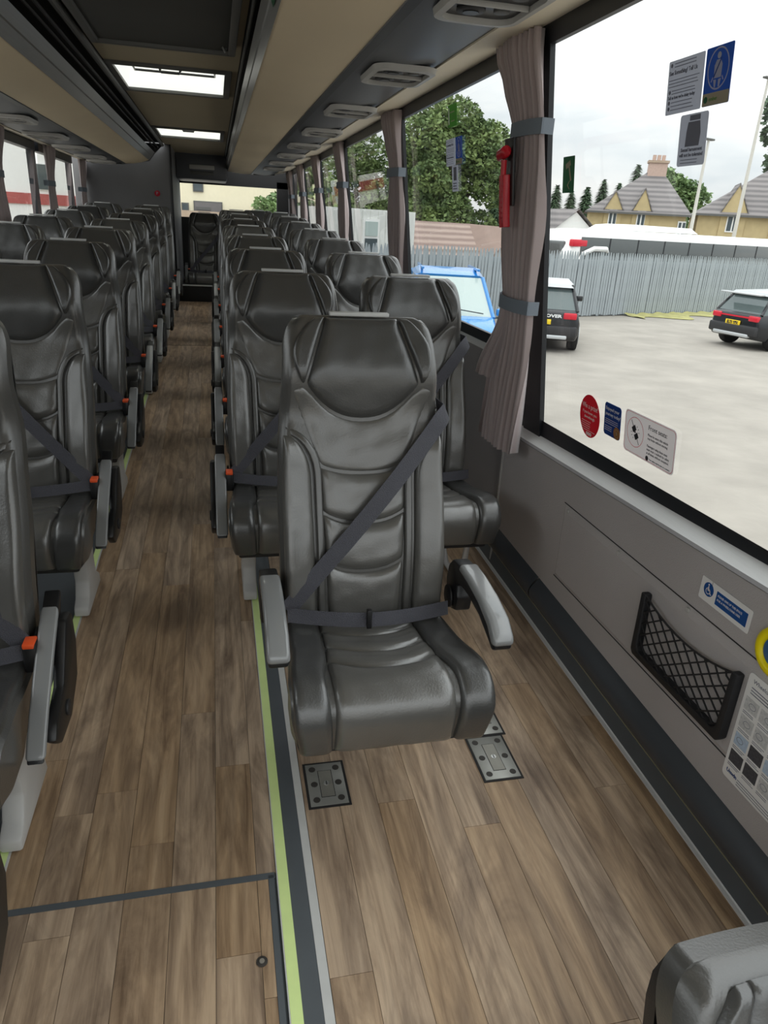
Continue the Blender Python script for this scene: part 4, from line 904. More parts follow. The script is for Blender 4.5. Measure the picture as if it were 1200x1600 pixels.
for k in range(6):
    a = -0.95 + math.pi / 2 * (1 if k < 3 else -1) + (k % 3 - 1) * 0.5; b.add(rot([(0.016, -.001), (0.020, -.001), (0.020, .001), (0.016, .001)], a, -0.063, 0.004), [(0, 1, 2, 3)])
b.build('buckle_symbol', 'ink', o)
text('lettering', 'Front seats:', 0.0175, 'ink', o, -0.004, 0.028, 0.0012)
for k, t in enumerate(('Please be aware this vehicle', 'may brake without warning.', '', 'Passengers using these seats', 'must wear a seatbelt for safety', 'at all times, without exception.')):
    if t: text('lettering', t, 0.0088, 'ink', o, -0.004, 0.012 - k * 0.0095, 0.0012, sx=0.9)
m = MB().disc((0.000, -0.047, 0.001), 0.0065, 0.0003, 'z', 16); m.build('emblem', 'ink', o); text('lettering', 'Your safety may be seen on a camera', 0.006, 'ink', o, 0.010, -0.049, 0.0012)
tag(o, 'white rounded notice headed Front seats with red outline, on the window glass', 'sticker')
# green exit sticker
o = card('exit_sticker', 0.071, 0.094, 0.002, 'green_sticker', mx=right_frame(2.064, 1.507, off=GO))
b = MB(); b.add(rot([(-0.004, -0.03), (0.004, -0.03), (0.004, 0.012), (-0.004, 0.012)], 0.35, 0.006, 0.012), [(0, 1, 2, 3)]); b.add(rot([(-0.016, 0.010), (0.014, 0.010), (0.014, 0.024), (-0.016, 0.024)], 0.35, 0.004, 0.010), [(0, 1, 2, 3)])
b.add([(0.006, -0.016, .0012), (0.011, -0.016, .0012), (0.000, -0.027, .0012), (0.011, -0.038, .0012), (0.006, -0.038, .0012), (-0.006, -0.027, .0012)], [(0, 1, 2, 5), (5, 2, 3, 4)]); b.build('symbol', 'tan_sticker', o)
tag(o, 'dark green exit sticker with pale hammer symbol, on the big front window', 'sticker')
# information signs high on the front window
def info_a(y, z, label):
    o = card('information_sign', 0.124, 0.101, 0.003, 'pale_sticker', mx=right_frame(y, z, off=GO))
    text('lettering', 'See Something? Tell Us', 0.0112, 'ink_soft', o, -0.057, 0.024, 0.0011, bold=0.0003, sx=0.92); lines(o, -0.040, 0.044, 0.092, 2, 0.006, 0.0016, 'ink_soft', seed=2)
    lines(o, -0.057, 0.014, 0.112, 3, 0.006, 0.0014, 'ink_soft', seed=3); lines(o, -0.044, -0.006, 0.085, 2, 0.0055, 0.0014, 'ink_soft', seed=4)
    text('lettering', "Tell us how we're doing today", 0.0085, 'ink_soft', o, -0.057, -0.0215, 0.0011, bold=0.0003, sx=0.92)
    lines(o, -0.044, -0.028, 0.09, 3, 0.007, 0.0014, 'ink_soft', seed=6)
    for yy_ in (0.042, -0.008, -0.028, -0.039): at(MB().disc((0, 0, 0), 0.004, 0.0002, 'z', 10).build('bullet', 'ink_soft', o), -0.051, yy_, 0.0011)
    tag(o, label, 'sign')
def info_b(y, z, w, label):
    o = card('seat_belt_sign', w, 0.101, 0.003, 'blue_sign', mx=right_frame(y, z, off=GO)); k = w / 0.083
    card('tan_footer', w - 0.001, 0.022, 0.002, 'tan_sticker', o, 0, -0.039, 0.0009, 0.0003)
    at(ringm(0.033 * k, 0.0365, 0.003, 32).build('white_ring', 'pale_sticker', o), 0, 0.012, 0.0011)
    b = MB().disc((-0.000, 0.034, 0.0011), 0.0058, 0.0002); b.add([(-0.006, .027, .0012), (0.006, .027, .0012), (0.012, .018, .0012), (0.011, -.004, .0012), (-0.011, -.004, .0012), (-0.012, .018, .0012)], [tuple(range(6))])
    for sx in (-1, 1): b.add([(sx * .003, -.007, .0012), (sx * .012, -.006, .0012), (sx * .008, -.020, .0012), (sx * .004, -.020, .0012)], [(0, 1, 2, 3)]); b.add([(sx * .013, -.003, .0012), (sx * .015, -.001, .0012), (sx * .020, -.009, .0012), (sx * .017, -.010, .0012)], [(0, 1, 2, 3)])
    b.build('figure', 'pale_sticker', o)
    MB().add([(0.007, .030, .0014), (0.010, .029, .0014), (-0.010, -.003, .0014), (-0.013, -.001, .0014)], [(0, 1, 2, 3)]).build('belt_stripe', 'blue_sticker', o)
    text('lettering', 'ember', 0.010, 'green_light', o, -0.020, -0.042, 0.0014); at(MB().disc((0, 0, 0), 0.006, 0.0002, 'z', 14).build('emblem', 'green_sticker', o), -0.030, -0.039, 0.0014)
    tag(o, label, 'sign')
info_a(1.5385, 1.652, 'pale information sign beside the blue seat belt sign on the front window'); info_b(1.430, 1.653, 0.083, 'blue seat belt sign with tan footer on the front window')
o = card('harassment_sign', 0.095, 0.098, 0.006, 'pale_sticker', mx=right_frame(1.4925, 1.547, off=GO))
MB().add([(-0.014, .046, .0011), (0.022, .046, .0011), (0.022, .036, .0011), (-0.014, .036, .0011)], [(0, 1, 2, 3)]).build('photo', 'ink_soft', o)
MB().add([(-0.018, .034, .0011), (0.022, .034, .0011), (0.027, .012, .0011), (0.024, -.012, .0011), (-0.024, -.012, .0011), (-0.022, .016, .0011)], [tuple(range(6))]).build('photo', 'ink_soft', o)
text('lettering', 'Sexual harassment', 0.0098, 'ink_soft', o, 0, -0.021, 0.0011, 'CENTER', bold=0.0003); text('lettering', 'will not be tolerated', 0.0098, 'ink_soft', o, 0, -0.031, 0.0011, 'CENTER', bold=0.0003)
lines(o, -0.035, -0.037, 0.07, 2, 0.006, 0.0014, 'ink_soft', seed=6)
tag(o, 'grey notice with a dark picture and will not be tolerated wording, front window', 'sign')
# second window: repeats seen farther back
o = card('fresh_air_sticker', 0.115, 0.080, 0.002, 'green_light', mx=right_frame(3.137, 1.772, off=GO)); lines(o, -0.03, 0.012, 0.06, 1, 0.02, 0.004, 'tan_sticker', seed=1); lines(o, -0.02, -0.02, 0.05, 1, 0.02, 0.004, 'tan_sticker', seed=1)
MB().box(-0.052, -0.040, -0.03, 0.03, 0.0009, 0.0012).build('mark', 'white_print', o)
tag(o, 'light green sticker high on the second window, above a seat belt sign', 'sticker')
info_a(3.170, 1.640, 'pale information sign on the second window, before the big tree'); info_b(3.060, 1.640, 0.083, 'blue seat belt sign on the second window, before the big tree')
o = card('harassment_sign', 0.080, 0.098, 0.004, 'pale_sticker', mx=right_frame(3.115, 1.540, off=GO)); card('photo', 0.04, 0.05, 0.001, 'ink_soft', o, 0, 0.018, 0.0009, 0.0003); lines(o, -0.03, -0.018, 0.06, 3, 0.010, 0.004, 'ink_soft', seed=6)
tag(o, 'small grey notice hanging below the signs on the second window', 'sign')
# small green label on the rack edge
o = MB().box(-0.008, 0.008, -0.055, 0.055, 0, 0.0006).build('rack_label', 'green_sticker'); o.location = (0.1735, 2.28, 1.890); o.rotation_euler = (0, math.radians(180 + 72), 0)
text('lettering', 'Seat 1 2', 0.012, 'pale_sticker', o, 0.004, -0.04, 0.0008).rotation_euler = (0, 0, math.radians(90))
tag(o, 'small green label on the grey rack edge', 'label')
# ================================================================== OUTSIDE
gm = MB(); gm.add([(-120, -60, GROUND), (160, -60, GROUND), (160, 200, GROUND), (-120, 200, GROUND)], [(0, 1, 2, 3)])
struct(gm.build('ground', 'gravel'))
FD = Vector((0.9439, 0.3304, 0)); FN = Vector((-0.3304, 0.9439, 0))   # along / behind the fence
F0 = Vector((12.6, 24.3, GROUND))
def fpt(a, b, z=0): p = F0 + FD * a + FN * b; return (p.x, p.y, GROUND + z)
def fmx(a, b): p = fpt(a, b); return Matrix(((FD.x, FN.x, 0, p[0]), (FD.y, FN.y, 0, p[1]), (0, 0, 1, p[2]), (0, 0, 0, 1)))
def fmp(a_, r_): p = (r_ * math.sin(math.radians(a_)), r_ * math.cos(math.radians(a_))); return Matrix(((FD.x, FN.x, 0, p[0]), (FD.y, FN.y, 0, p[1]), (0, 0, 1, GROUND), (0, 0, 0, 1)))
def fmq(a_, r_, t_): p = (r_ * math.sin(math.radians(a_)), r_ * math.cos(math.radians(a_))); c_, s_ = math.cos(math.radians(t_)), math.sin(math.radians(t_)); return Matrix(((c_, s_, 0, p[0]), (-s_, c_, 0, p[1]), (0, 0, 1, GROUND), (0, 0, 0, 1)))
# palisade fence
e = empty('palisade_fence', mx=fmx(0, 0))
pm = MB().add([(-0.055, -0.02, 0.05), (-0.02, 0.0, 0.05), (0.02, 0.0, 0.05), (0.055, -0.02, 0.05), (-0.055, -0.02, 2.05), (-0.02, 0.0, 2.09), (0.02, 0.0, 2.09), (0.055, -0.02, 2.05), (-0.02, -0.01, 2.22), (0.02, -0.01, 2.22)],
              [(0, 1, 5, 4), (1, 2, 6, 5), (2, 3, 7, 6), (4, 5, 8), (5, 6, 9, 8), (6, 7, 9)]).mesh('pale'); pm.materials.append(M['fence_steel'])
rr = random.Random(8); a = -13.0
while a < 15.5:
    o = bpy.data.objects.new('pale', pm); C.objects.link(o); o.parent = e; o.location = (a, rr.uniform(-.008, .008), rr.uniform(-.03, .02)); o.rotation_euler = (0, rr.uniform(-.012, .012), 0); a += 0.128
for z in (0.45, 1.72): MB().box(-13, 15.5, 0.03, 0.09, z - 0.03, z + 0.03).build('rail', 'fence_steel', e)
a = -12.5
while a < 15.5: MB().box(a - .05, a + .05, 0.09, 0.17, 0, 2.1).build('post', 'fence_steel', e); a += 2.75
MB().box(-13, 15.5, 0.18, 0.22, 0.0, 1.95).build('backing_sheet', 'fence_steel', e)
tag(e, 'tall grey steel palisade fence along the back of the yard', 'fence')
vm = MB(); rr = random.Random(4)
vm.grid(lambda u, v: (lerp(2.5, 15.5, u), lerp(-1.1 + 0.5 * math.sin(u * 31), -0.05, v), 0.02 + 0.10 * v * (0.5 + 0.5 * math.sin(u * 90 + v * 7))), 90, 5)
o = vm.build('verge', 'verge', smooth=True); o.matrix_world = fmx(0, 0); o['kind'] = 'stuff'; tag(o, 'strip of dry grass and litter along the foot of the fence', 'grass')
# ---- cars
def wheel(parent, x, y, r=0.36, w=0.24):
    m = MB(); n = 22; sx = 1 if x > 0 else -1
    m.disc((y, r, x - w / 2), r, w, 'x', n); t = m.build('wheel', 'tyre', parent, bevel=0.03)
    m = MB(); m.disc((y, r, x + sx * (w / 2) - 0.01), r * 0.62, 0.03, 'x', 18); m.build('rim', 'car_silver', t)
def loft(secs):
    """sections: list of rings (same count)"""
    m = MB(); k = len(secs[0]); vs = [p for s_ in secs for p in s_]
    fs = [(i * k + j, i * k + (j + 1) % k, (i + 1) * k + (j + 1) % k, (i + 1) * k + j) for i in range(len(secs) - 1) for j in range(k)]
    fs += [tuple(range(k))[::-1], tuple(range((len(secs) - 1) * k, len(secs) * k))]; return m.add(vs, fs)
def car(name, loc, rz, paint, roof, glass, glass_front, L=4.4, W=1.9, H=1.62, belt=0.98, hood=1.0, crown=0.02):
    """local +y is the front"""
    e = empty(name, loc, rz); hl = L / 2; w = W / 2
    def ring(y, wb, wt, z0, z1): 
        return [(-wb * .94, y, z0), (wb * .94, y, z0), (wb, y, z0 + 0.14), (wb, y, lerp(z0, z1, .6)), (wt, y, z1), (-wt, y, z1), (-wb, y, lerp(z0, z1, .6)), (-wb, y, z0 + 0.14)]
    secs = [ring(-hl, w * .86, w * .80, 0.40, belt - 0.06), ring(-hl + .08, w * .97, w * .88, 0.30, belt + 0.01), ring(-hl + .5, w, w * .90, 0.24, belt + .01), ring(0, w, w * .91, 0.22, belt), ring(hl - 1.35, w, w * .90, 0.24, belt), ring(hl - .9, w * .99, w * .88, 0.24, belt - .04), ring(hl - .2, w * .95, w * .80, 0.28, belt - .16), ring(hl, w * .82, w * .70, 0.38, belt - .30)]
    loft(secs).build('body', paint, e, bevel=0.04)
    def g(y, wt, z): return [(-wt, y, z), (wt, y, z)]
    zr = H - 0.06; yb0, yb1 = -hl + 0.10, -hl + 0.52; yf0, yf1 = hl - 1.12, hl - 1.95
    wb, wt = w * .89, w * .70
    gv = [(-wb, yb0, belt - .02), (wb, yb0, belt - .02), (wb, yf0, belt - .04), (-wb, yf0, belt - .04), (-wt, yb1, zr), (wt, yb1, zr), (wt, yf1, zr), (-wt, yf1, zr)]
    MB().add(gv, [(4, 5, 6, 7), (0, 3, 7, 4), (1, 5, 6, 2)]).build('cabin', glass, e)
    MB().add([gv[0], gv[1], gv[5], gv[4]], [(0, 1, 2, 3)]).build('rear_window', glass, e)
    MB().add([gv[3], gv[2], gv[6], gv[7]], [(3, 2, 1, 0)]).build('windscreen', glass_front, e)
    MB().add([(-wt - .03, yb1 - .16, zr - .05), (wt + .03, yb1 - .16, zr - .05), (wt + .05, yb1 + .1, zr), (wt + .03, yf1 - .05, zr), (-wt - .03, yf1 - .05, zr), (-wt - .05, yb1 + .1, zr), (-wt * .9, yb1 - .12, zr + .03), (wt * .9, yb1 - .12, zr + .03), (wt * .92, -0.2, H + crown), (wt * .9, yf1 - .04, zr + .045), (-wt * .9, yf1 - .04, zr + .045), (-wt * .92, -0.2, H + crown)],
             [(0, 1, 7, 6), (1, 2, 8, 7), (2, 3, 9, 8), (3, 4, 10, 9), (4, 5, 11, 10), (5, 0, 6, 11), (6, 7, 8, 11), (11, 8, 9, 10)]).build('roof', roof, e, smooth=True, angle=50)
    for sx in (-1, 1):
        for (ya, za, yc, zc) in ((yb0, belt - .02, yb1, zr), (yf0, belt - .04, yf1, zr)):
            m = MB(); m.tube([(sx * wb, ya, za), (sx * wt, yc, zc)], 0.045, 6); m.build('roof_pillar', paint, e, smooth=True)
        m = MB(); m.tube([(sx * w * .89, -0.1, belt - .02), (sx * wt, -0.1, zr)], 0.04, 6); m.build('roof_pillar', paint, e)
        for y in (-hl + .80, hl - .85): wheel(e, sx * (w - .10), y)
        MB().box(sx * (w + .06) - .10, sx * (w + .06) + .10, yf0 - .25, yf0 - .12, belt, belt + .15).build('mirror', paint, e, bevel=0.03)
    return e, hl, w, belt
def rear_details(e, hl, w, belt, plate, brand=None, bar=False):
    y = -hl
    for sx in (-1, 1):
        MB().box(sx * w * .72 - .16, sx * w * .72 + .16, y - .03, y + .25, belt - .20, belt - .05).build('tail_lamp', 'tail_red', e, bevel=0.03)
        MB().box(sx * w * .66 - .10, sx * w * .66 + .10, y - .04, y + .1, .55, .61).build('reflector', 'tail_red', e, bevel=0.01)
    if bar: MB().box(-w * .7, w * .7, y - .02, y + .1, belt - .13, belt - .09).build('lamp_bar', 'tail_red', e)
    MB().box(-w * .93, w * .93, y - .06, y + .3, .38, .66).build('bumper', 'shell_plastic', e, bevel=0.05)
    MB().box(-w * .70, w * .70, y - .075, y + .1, .34, .44).build('bumper_insert', 'car_silver', e, bevel=0.03)
    p = MB().box(-.26, .26, y - .05, y - .02, belt - .34, belt - .22).build('number_plate', 'plate_yellow', e, bevel=0.008)
    t = text('lettering', plate, 0.115, 'ink', p, 0, 0, 0, 'CENTER', ext=0.004, bold=0.004, sx=0.85); t.rotation_euler = (math.radians(90), 0, 0); t.location = (0, y - .053, belt - .322)
    if brand: t = text('lettering', brand, 0.10, 'frame_white', e, 0, 0, 0, 'CENTER', ext=0.004, bold=0.004, sx=1.5); t.rotation_euler = (math.radians(90), 0, 0); t.location = (0, y - .015, belt - .17)
def az(a): return -math.radians(a)
e, hl, w, bt = car('off_road_car', (8.62, 18.7, GROUND), az(24), 'car_black', 'car_silver', 'car_glass', 'car_glass', 4.4, 1.95, 1.64, 1.02); rear_details(e, hl, w, bt, 'SB61 EJJ', 'RANGE ROVER'); tag(e, 'black off-road car with pale roof parked facing the fence, half behind the curtain', 'car')
e, hl, w, bt = car('hatchback_car', (16.35, 18.3, GROUND), az(82), 'car_black', 'car_silver', 'car_glass', 'car_glass', 4.3, 1.82, 1.56, 0.98); rear_details(e, hl, w, bt, 'SL73 YPX', None, True); tag(e, 'black car with red tail lamps standing alone in the gravel yard', 'car')
MB().box(-.70, .70, -hl - .02, -hl + .18, 1.46, 1.50).build('spoiler', 'car_silver', e, bevel=0.01)
e, hl, w, bt = car('blue_car', (5.15, 16.3, GROUND), az(180 + 12), 'car_blue', 'car_blue', 'car_glass', 'car_glass_pale', 4.7, 2.1, 1.80, 1.02, crown=0.12)
for sx in (-1, 1): MB().box(sx * .62 - .03, sx * .62 + .03, -1.4, .5, 1.88, 1.93).build('roof_rail', 'car_blue', e, bevel=0.01)
m = MB(); m.tube([(-.7, hl - 1.08, bt + .05), (.1, hl - 1.15, bt + .14)], .012, 6); m.build('wiper', 'black_plastic', e)
tag(e, 'bright blue car with pale windscreen seen through the second window', 'car')
# ---- white coach behind the fence
e = empty('parked_coach', mx=fmp(26.1, 31.5)); e.scale = (1, 1, 1)
def cring(x, d, z1): return [(x, d, .35), (x, 2.5 - d, .35), (x, 2.5 - d * .7, z1 - .5), (x, 2.5 - .25 - d, z1), (x, .25 + d, z1), (x, d * .7, z1 - .5)]
loft([cring(0.0, .18, 2.3), cring(.35, .06, 2.75), cring(.9, 0, 2.93), cring(2.0, 0, 3.0), cring(15.5, 0, 3.05)]).build('body', 'coach_white', e, bevel=0.08)
MB().box(.75, 15.3, -0.02, .02, 1.35, 2.68).build('side_glass', 'coach_glass', e, bevel=0.01)
for k in range(8): MB().box(2.4 + k * 1.75, 2.47 + k * 1.75, -0.03, 0, 1.35, 2.68).build('window_bar', 'window_black', e)
MB().box(-.02, .5, .3, 2.2, 1.5, 2.5).build('windscreen', 'coach_glass', e, bevel=0.1)
MB().prism([(3.0, 3.0), (3.5, 3.22), (4.2, 3.28), (8.3, 3.28), (8.9, 3.05)], .5, 2.0, 'y').build('roof_pod', 'coach_white', e, bevel=0.04)
MB().box(.25, 1.1, -0.03, .2, 2.30, 2.58).build('red_flash', 'tail_red', e, bevel=0.05)
m = MB(); m.tube([(.55, -0.05, 1.55), (.75, -0.2, 2.05), (1.2, -.32, 2.25), (1.9, -.34, 2.25), (2.05, -.30, 2.15)], [.07, .09, .10, .10, .06], 8); m.build('mirror_arm', 'coach_white', e, smooth=True)
for x in (2.4, 11.8):
    m = MB(); m.disc((x, .5, -.02), .5, .3, 'y', 20); m.build('wheel', 'tyre', e)
tag(e, 'white coach with dark windows parked behind the steel fence', 'coach')
# ---- houses
def window_part(parent, x, z, w, h, y=-0.03):
    f = MB().box(x - w / 2, x + w / 2, y - .04, y, z, z + h).build('window', 'frame_white', parent)
    for k in (0, 1): MB().box(x - w / 2 + .07 + k * w / 2 * .96, x - .03 + k * w / 2, y - .055, y - .035, z + .08, z + h - .08).build('pane', 'pane', f)
def house(mx_, W, D, eave, ridge, hipL, hipR, chim, dorm, label, wins=()):
    e = empty('stone_house', mx=mx_)
    MB().box(0, W, 0, D, 0, eave).build('wall', 'stone_yellow', e)
    MB().add([(-.3, -.3, eave - .1), (W + .3, -.3, eave - .1), (W + .3, D + .3, eave - .1), (-.3, D + .3, eave - .1), (hipL, D / 2, ridge), (W - hipR, D / 2, ridge)], [(0, 1, 5, 4), (1, 2, 5), (2, 3, 4, 5), (3, 0, 4)]).build('roof', 'tiles_slate', e)
    MB().box(-.3, W + .3, -.36, -.26, eave - .18, eave - .06).build('gutter', 'frame_grey', e)
    for (x, z0, z1, wd) in chim:
        c = MB().box(x - wd, x + wd, D / 2 - .4, D / 2 + .4, z0, z1).build('chimney', 'chimney_pink', e)
        MB().box(x - wd - .08, x + wd + .08, D / 2 - .48, D / 2 + .48, z1, z1 + .15).build('cap', 'brick_tan', c)
        for k in (-.5, 0, .5): m = MB(); m.tube([(x + k * wd, D / 2, z1 + .15), (x + k * wd, D / 2, z1 + .5)], .12, 8); m.build('chimney_pot', 'chimney_pink', c)
    for (x, wd, zt) in dorm:
        d = MB().prism([(x - wd, eave - 1.4), (x + wd, eave - 1.4), (x + wd, eave + .1), (x, zt), (x - wd, eave + .1)], -.08, 2.2, 'y').build('dormer', 'stone_yellow', e)
        for sx in (-1, 1): MB().add([(x + sx * (wd + .15), -.14, eave), (x, -.14, zt + .12), (x, 2.6, zt + .12), (x + sx * (wd + .15), 2.6, eave), (x + sx * (wd + .15), -.14, eave - .14), (x, -.14, zt - .02)], [(0, 1, 2, 3), (0, 1, 5, 4)]).build('dormer_roof', 'tiles_slate', d)
        window_part(d, x, eave - 1.1, wd * .95, 1.15, -.08)
    for (x, z, w_, h_) in wins: window_part(e, x, z, w_, h_)
    tag(e, label, 'house'); return e
house(fmq(27.3, 53, 26), 6.1, 6.5, 4.35, 7.0, 3.6, 1.6, [(4.1, 6.2, 7.5, .6)], [(1.5, .55, 5.5), (3.3, .55, 5.7)], 'yellow stone house with grey hipped roof, one pink chimney and two dormers', [(5.9, 3.0, .5, .9)])
house(fmq(34.6, 54, 30), 14.0, 7.0, 4.5, 7.6, 4.4, 3.0, [(6.6, 6.6, 9.0, .8)], [(2.1, .75, 6.2), (5.2, .85, 6.4), (9.6, .85, 6.4)], 'larger yellow stone house with slate roof, skylight and taller chimney', [])
o = bpy.data.objects[-1] if False else None
e = empty('white_bungalow', mx=fmp(24.4, 42))
MB().prism([(0, 0), (4.2, 0), (4.2, 2.6), (2.1, 3.9), (0, 2.6)], 0, 3.4, 'y').build('wall', 'white_wall', e)
MB().add([(-.3, -.2, 2.5), (2.1, -.2, 4.05), (2.1, 3.6, 4.05), (-.3, 3.6, 2.5), (4.5, -.2, 2.5), (4.5, 3.6, 2.5)], [(0, 1, 2, 3), (1, 4, 5, 2)]).build('roof', 'tiles_slate', e)
window_part(e, 2.1, 1.2, 1.1, 1.0); tag(e, 'small white gabled bungalow beside the parked coach', 'house')
# tiled shed behind the fence
e = empty('tiled_shed', mx=fmp(15.6, 29.5)); e.scale = (0.86, 1, 1)
MB().box(0, 5.2, 0, 4, 0, 1.95).build('wall', 'brick_tan', e)
MB().add([(-1.0, -.3, 1.75), (5.4, -.3, 1.75), (4.6, 2.4, 2.95), (1.3, 2.4, 2.95), (-1.0, 4.3, 1.75), (5.4, 4.3, 1.75)], [(0, 1, 2, 3), (3, 2, 5, 4), (0, 3, 4), (1, 5, 2)]).build('roof', 'tiles_red', e)
MB().add([(3.0, -.9, 1.75), (6.2, -.9, 1.75), (4.6, -.9, 2.75)], [(0, 1, 2)]).build('gable', 'brick_tan', e)
for sx in (-1, 1): MB().add([(4.6 + sx * 1.75, -1.0, 1.70), (4.6, -1.0, 2.86), (4.6, 2.4, 2.95), (4.6 + sx * 1.75, 2.0, 1.7), (4.6 + sx * 1.75, -1.0, 1.6), (4.6, -1.0, 2.76)], [(0, 1, 2, 3), (0, 1, 5, 4)]).build('gable_roof', 'roof_red', e)
tag(e, 'low shed with red-brown tiled roof just behind the fence', 'shed')
# pale corrugated cabin
e = empty('site_cabin', mx=fmp(5.6, 24.0))
MB().box(1.2, 4.6, 0, 2.4, 0, 3.17).build('body', 'cabin_white', e)
for k in range(11): MB().box(1.32 + k * .3, 1.44 + k * .3, -.03, 0, 0.1, 3.12).build('rib', 'cabin_white', e)
f = MB().box(2.5, 3.13, -.10, 0, 1.7, 2.88).build('window', 'frame_white', e); MB().box(2.58, 3.05, -.13, -.09, 1.8, 2.28).build('pane', 'pane', f); MB().box(2.58, 3.05, -.13, -.09, 2.36, 2.80).build('pane', 'car_glass_pale', f)
tag(e, 'pale corrugated site cabin with one tall white window', 'cabin')
# poles
for i, (a, r_, h_) in enumerate(((34.3, 43.2, 7.5), (37.1, 46.5, 10.7))):
    e = empty('lamp_pole', mx=fmp(a, r_)); m = MB(); m.tube([(0, 0, 0), (0, 0, h_)], [.125, .06], 8); m.build('pole', 'pole_pale', e, smooth=True)
    MB().box(-.35, .35, -.12, .12, h_ - .02, h_ + .07).build('lamp_head', 'frame_grey', e, bevel=0.02)
    tag(e, 'slim pale lamp pole rising between the two stone houses' if i == 0 else 'tall pale lamp pole before the larger stone house', 'pole')
# ---- trees
def crown_mesh(cx, blobs, n, size, seed):
    rr = random.Random(seed); m = MB()
    tot = sum(b[3] ** 2 for b in blobs)
    for (bx, by, bz, br) in blobs:
        for _ in range(int(n * br * br / tot)):
            th = rr.uniform(0, 6.283); cz = rr.uniform(-1, 1); q = math.sqrt(1 - cz * cz); rad = br * (rr.uniform(0.55, 1.05) ** 0.6)
            p = Vector((bx + rad * q * math.cos(th), by + rad * q * math.sin(th), bz + rad * cz * .85))
            u = Vector((rr.gauss(0, 1), rr.gauss(0, 1), rr.gauss(0, .6))).normalized(); w_ = u.cross(Vector((rr.gauss(0, 1), rr.gauss(0, 1), rr.gauss(0, 1)))).normalized()
            s_ = size * rr.uniform(.6, 1.4); m.add([p - u * s_, p + w_ * s_ * .5, p + u * s_, p - w_ * s_ * .5], [(0, 1, 2, 3)])
    return m
def tree(loc, blobs, n, size, mt, label, seed, trunk=0.25, name='leafy_tree', core=True):
    e = empty(name, loc); top = max(b[2] for b in blobs)
    m = MB(); m.tube([(0, 0, 0), (.1, .05, top * .4), (-.1, 0, top * .85)], [trunk, trunk * .75, trunk * .3], 8)
    for b in blobs[:5]: m.tube([(0, 0, top * .35), (b[0] * .6, b[1] * .6, b[2] * .8), (b[0], b[1], b[2])], [trunk * .5, trunk * .3, trunk * .1], 6)
    m.build('trunk', 'bark', e, smooth=True)
    c = crown_mesh(0, blobs, n, size, seed).build('crown', mt, e); c['kind'] = 'stuff'
    tag(e, label, 'tree'); return e
def polar(a, r_): return (r_ * math.sin(math.radians(a)), r_ * math.cos(math.radians(a)), GROUND)
rr = random.Random(11)
bl = [(rr.uniform(-2.3, 2.3), rr.uniform(-1.5, 1.5), rr.uniform(2.8, 7.2), rr.uniform(1.0, 1.7)) for _ in range(17)] + [(0, 0, 8.0, 1.4), (-.9, 0, 7.7, 1.3), (1.1, 0, 7.2, 1.2), (-2.2, .5, 5.8, 1.3), (2.4, 0, 5.0, 1.3)]
tree(polar(17.2, 43), bl, 30000, 0.13, 'leaf_green', 'big rounded green tree behind the tiled shed roof', 1, 0.35)
bl2 = [(rr.uniform(-3.0, 3.0), rr.uniform(-1.5, 1.5), rr.uniform(2.0, 6.2), rr.uniform(1.0, 1.7)) for _ in range(20)]
tree(polar(11.8, 53), [(x * 1.1, y, z * 1.16, r_ * 1.1) for x, y, z, r_ in bl2], 20000, 0.16, 'leaf_green', 'green tree behind the pale site cabin', 2, 0.3)
tree(polar(7.0, 44), [(x * .5, y, z * .9, r_) for x, y, z, r_ in bl2], 8000, 0.2, 'leaf_green', 'green tree past the far end of the site cabin', 5, 0.3)
bl3 = [(rr.uniform(-2.2, 2.2), rr.uniform(-1, 1), rr.uniform(3.5, 8.0), rr.uniform(1.0, 1.6)) for _ in range(14)]
tree(polar(33.2, 82), bl3, 5000, 0.28, 'leaf_pale', 'pale green tree rising between the roofs of the two stone houses', 3, 0.3)
tree(polar(39.6, 74), [(x, y, z + 5.5, r_) for x, y, z, r_ in bl3], 5000, 0.28, 'leaf_dark', 'dark tree behind the taller chimney', 4, 0.3)
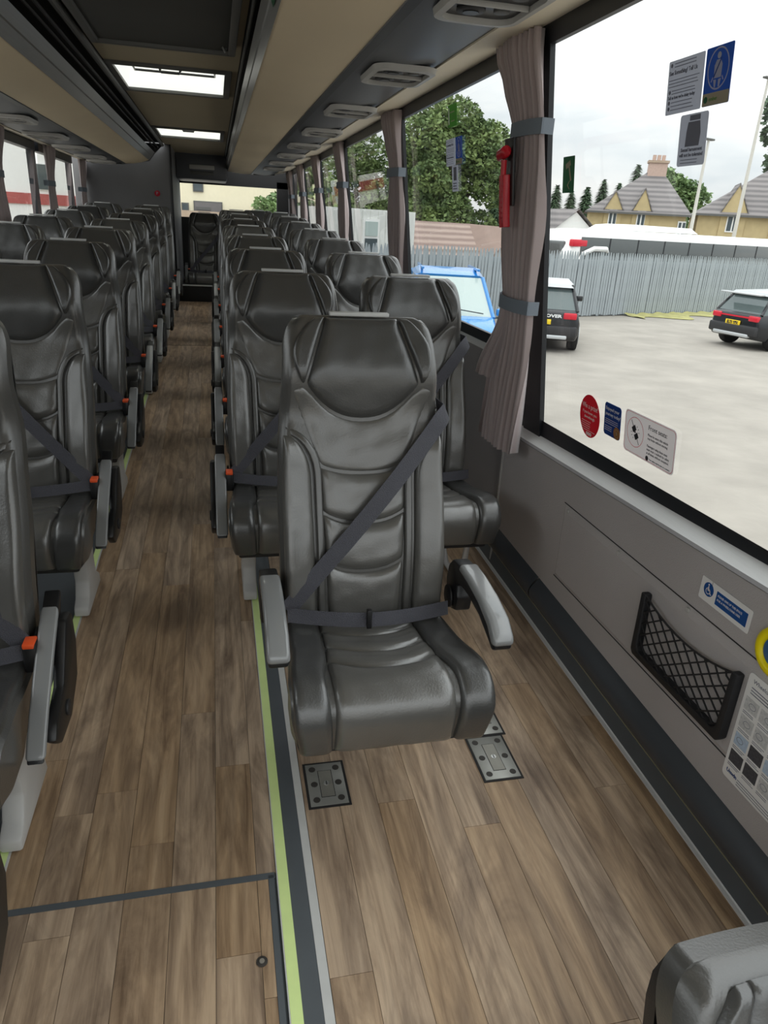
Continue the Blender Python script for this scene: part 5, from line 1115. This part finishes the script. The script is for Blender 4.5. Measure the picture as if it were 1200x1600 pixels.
for i in range(11):
    a_ = 20.6 + i * 1.06; h_ = rr.uniform(6.0, 7.6) + (1.2 if i in (9, 10) else 0); e = empty('conifer', polar(a_, (66, 71.5, 77)[i % 3] + rr.uniform(-.3, .3)))
    m = MB(); rq = random.Random(50 + i); m2 = MB(); m2.tube([(0, 0, 0), (0, 0, h_)], [.2, .03], 6); m2.build('trunk', 'bark', e)
    for _ in range(3200):
        t = rq.random() ** .7; z = lerp(h_, 0.3, t); rad = (0.12 + 1.32 * t ** 0.75) * rq.uniform(.25, 1.0) ** 0.6; th = rq.uniform(0, 6.283)
        p = Vector((rad * math.cos(th), rad * math.sin(th), z)); d = Vector((math.cos(th), math.sin(th), -.35)) * .30; s_ = Vector((-math.sin(th), math.cos(th), .1)) * .13
        m.add([p - d - s_, p - d + s_, p + d], [(0, 1, 2)])
    c = m.build('crown', 'leaf_dark', e); c['kind'] = 'stuff'; tag(e, 'dark green conifer in the row left of the stone houses' if False else 'dark green conifer in the row behind the white bungalow', 'tree', 'conifers behind the bungalow')
# ---- buildings seen through the rear and left windows
e = empty('cream_building', (0.0, 34, GROUND))
MB().prism([(-3.2, 0), (4.6, 0), (4.6, 3.5), (-1.7, 5.0), (-3.2, 4.2)], 0, 5, 'y').build('wall', 'cream_wall', e)
for (x0, x1, z0, z1, mt) in ((-.85, -.42, 3.6, 3.95, 'pane'), (-1.35, -1.05, 2.75, 3.15, 'pane'), (-.85, .35, 2.45, 3.25, 'roof_slate')):
    f = MB().box(x0, x1, -.06, 0, z0, z1).build('window', 'frame_grey', e); MB().box(x0 + .05, x1 - .05, -.09, -.05, z0 + .05, z1 - .05).build('pane', mt, f)
for k in range(2): MB().box(-.75, -.15, -.12, -.09, 2.62 + k * .28, 2.74 + k * .28).build('louvre', 'frame_grey', e)
MB().box(-3.2, 4.6, -.9, -.6, 0, 2.85).build('low_wall', 'brick_tan', e)
tag(e, 'cream rendered building with grey shutter, behind the rear window', 'building')
tree((2.55, 31, GROUND), [(rr.uniform(-.9, 1.6), rr.uniform(-.5, .5), rr.uniform(2.2, 3.3), rr.uniform(.35, .6)) for _ in range(10)], 3000, 0.12, 'leaf_pale', 'small leafy tree before the cream building', 6, 0.12)
e = empty('white_building', (-12.5, 34, GROUND)); e.rotation_euler = (0, 0, math.radians(35))
MB().box(-7, 10, 0, 6, 0, 6.5).build('wall', 'white_wall', e)
MB().box(-7.05, 10.05, -.06, 0, 2.75, 3.2).build('red_band', 'brick_red', e)
for x in (-4.6, -1.9, .8, 3.5, 6.2, 8.9):
    f = MB().box(x - .40, x + .40, -.05, .02, 3.35, 4.45).build('window', 'frame_white', e); MB().box(x - .36, x + .36, -.08, -.04, 3.39, 4.41).build('pane', 'pane', f)
for x in (-3.2, 2.2, 7.6): m = MB(); m.tube([(x, -.12, 0), (x, -.12, 3.1)], .06, 6); m.build('drain_pipe', 'frame_grey', e)
tag(e, 'white building with small dark windows and a red band, outside the partition side', 'building')
bpy.context.view_layer.update()
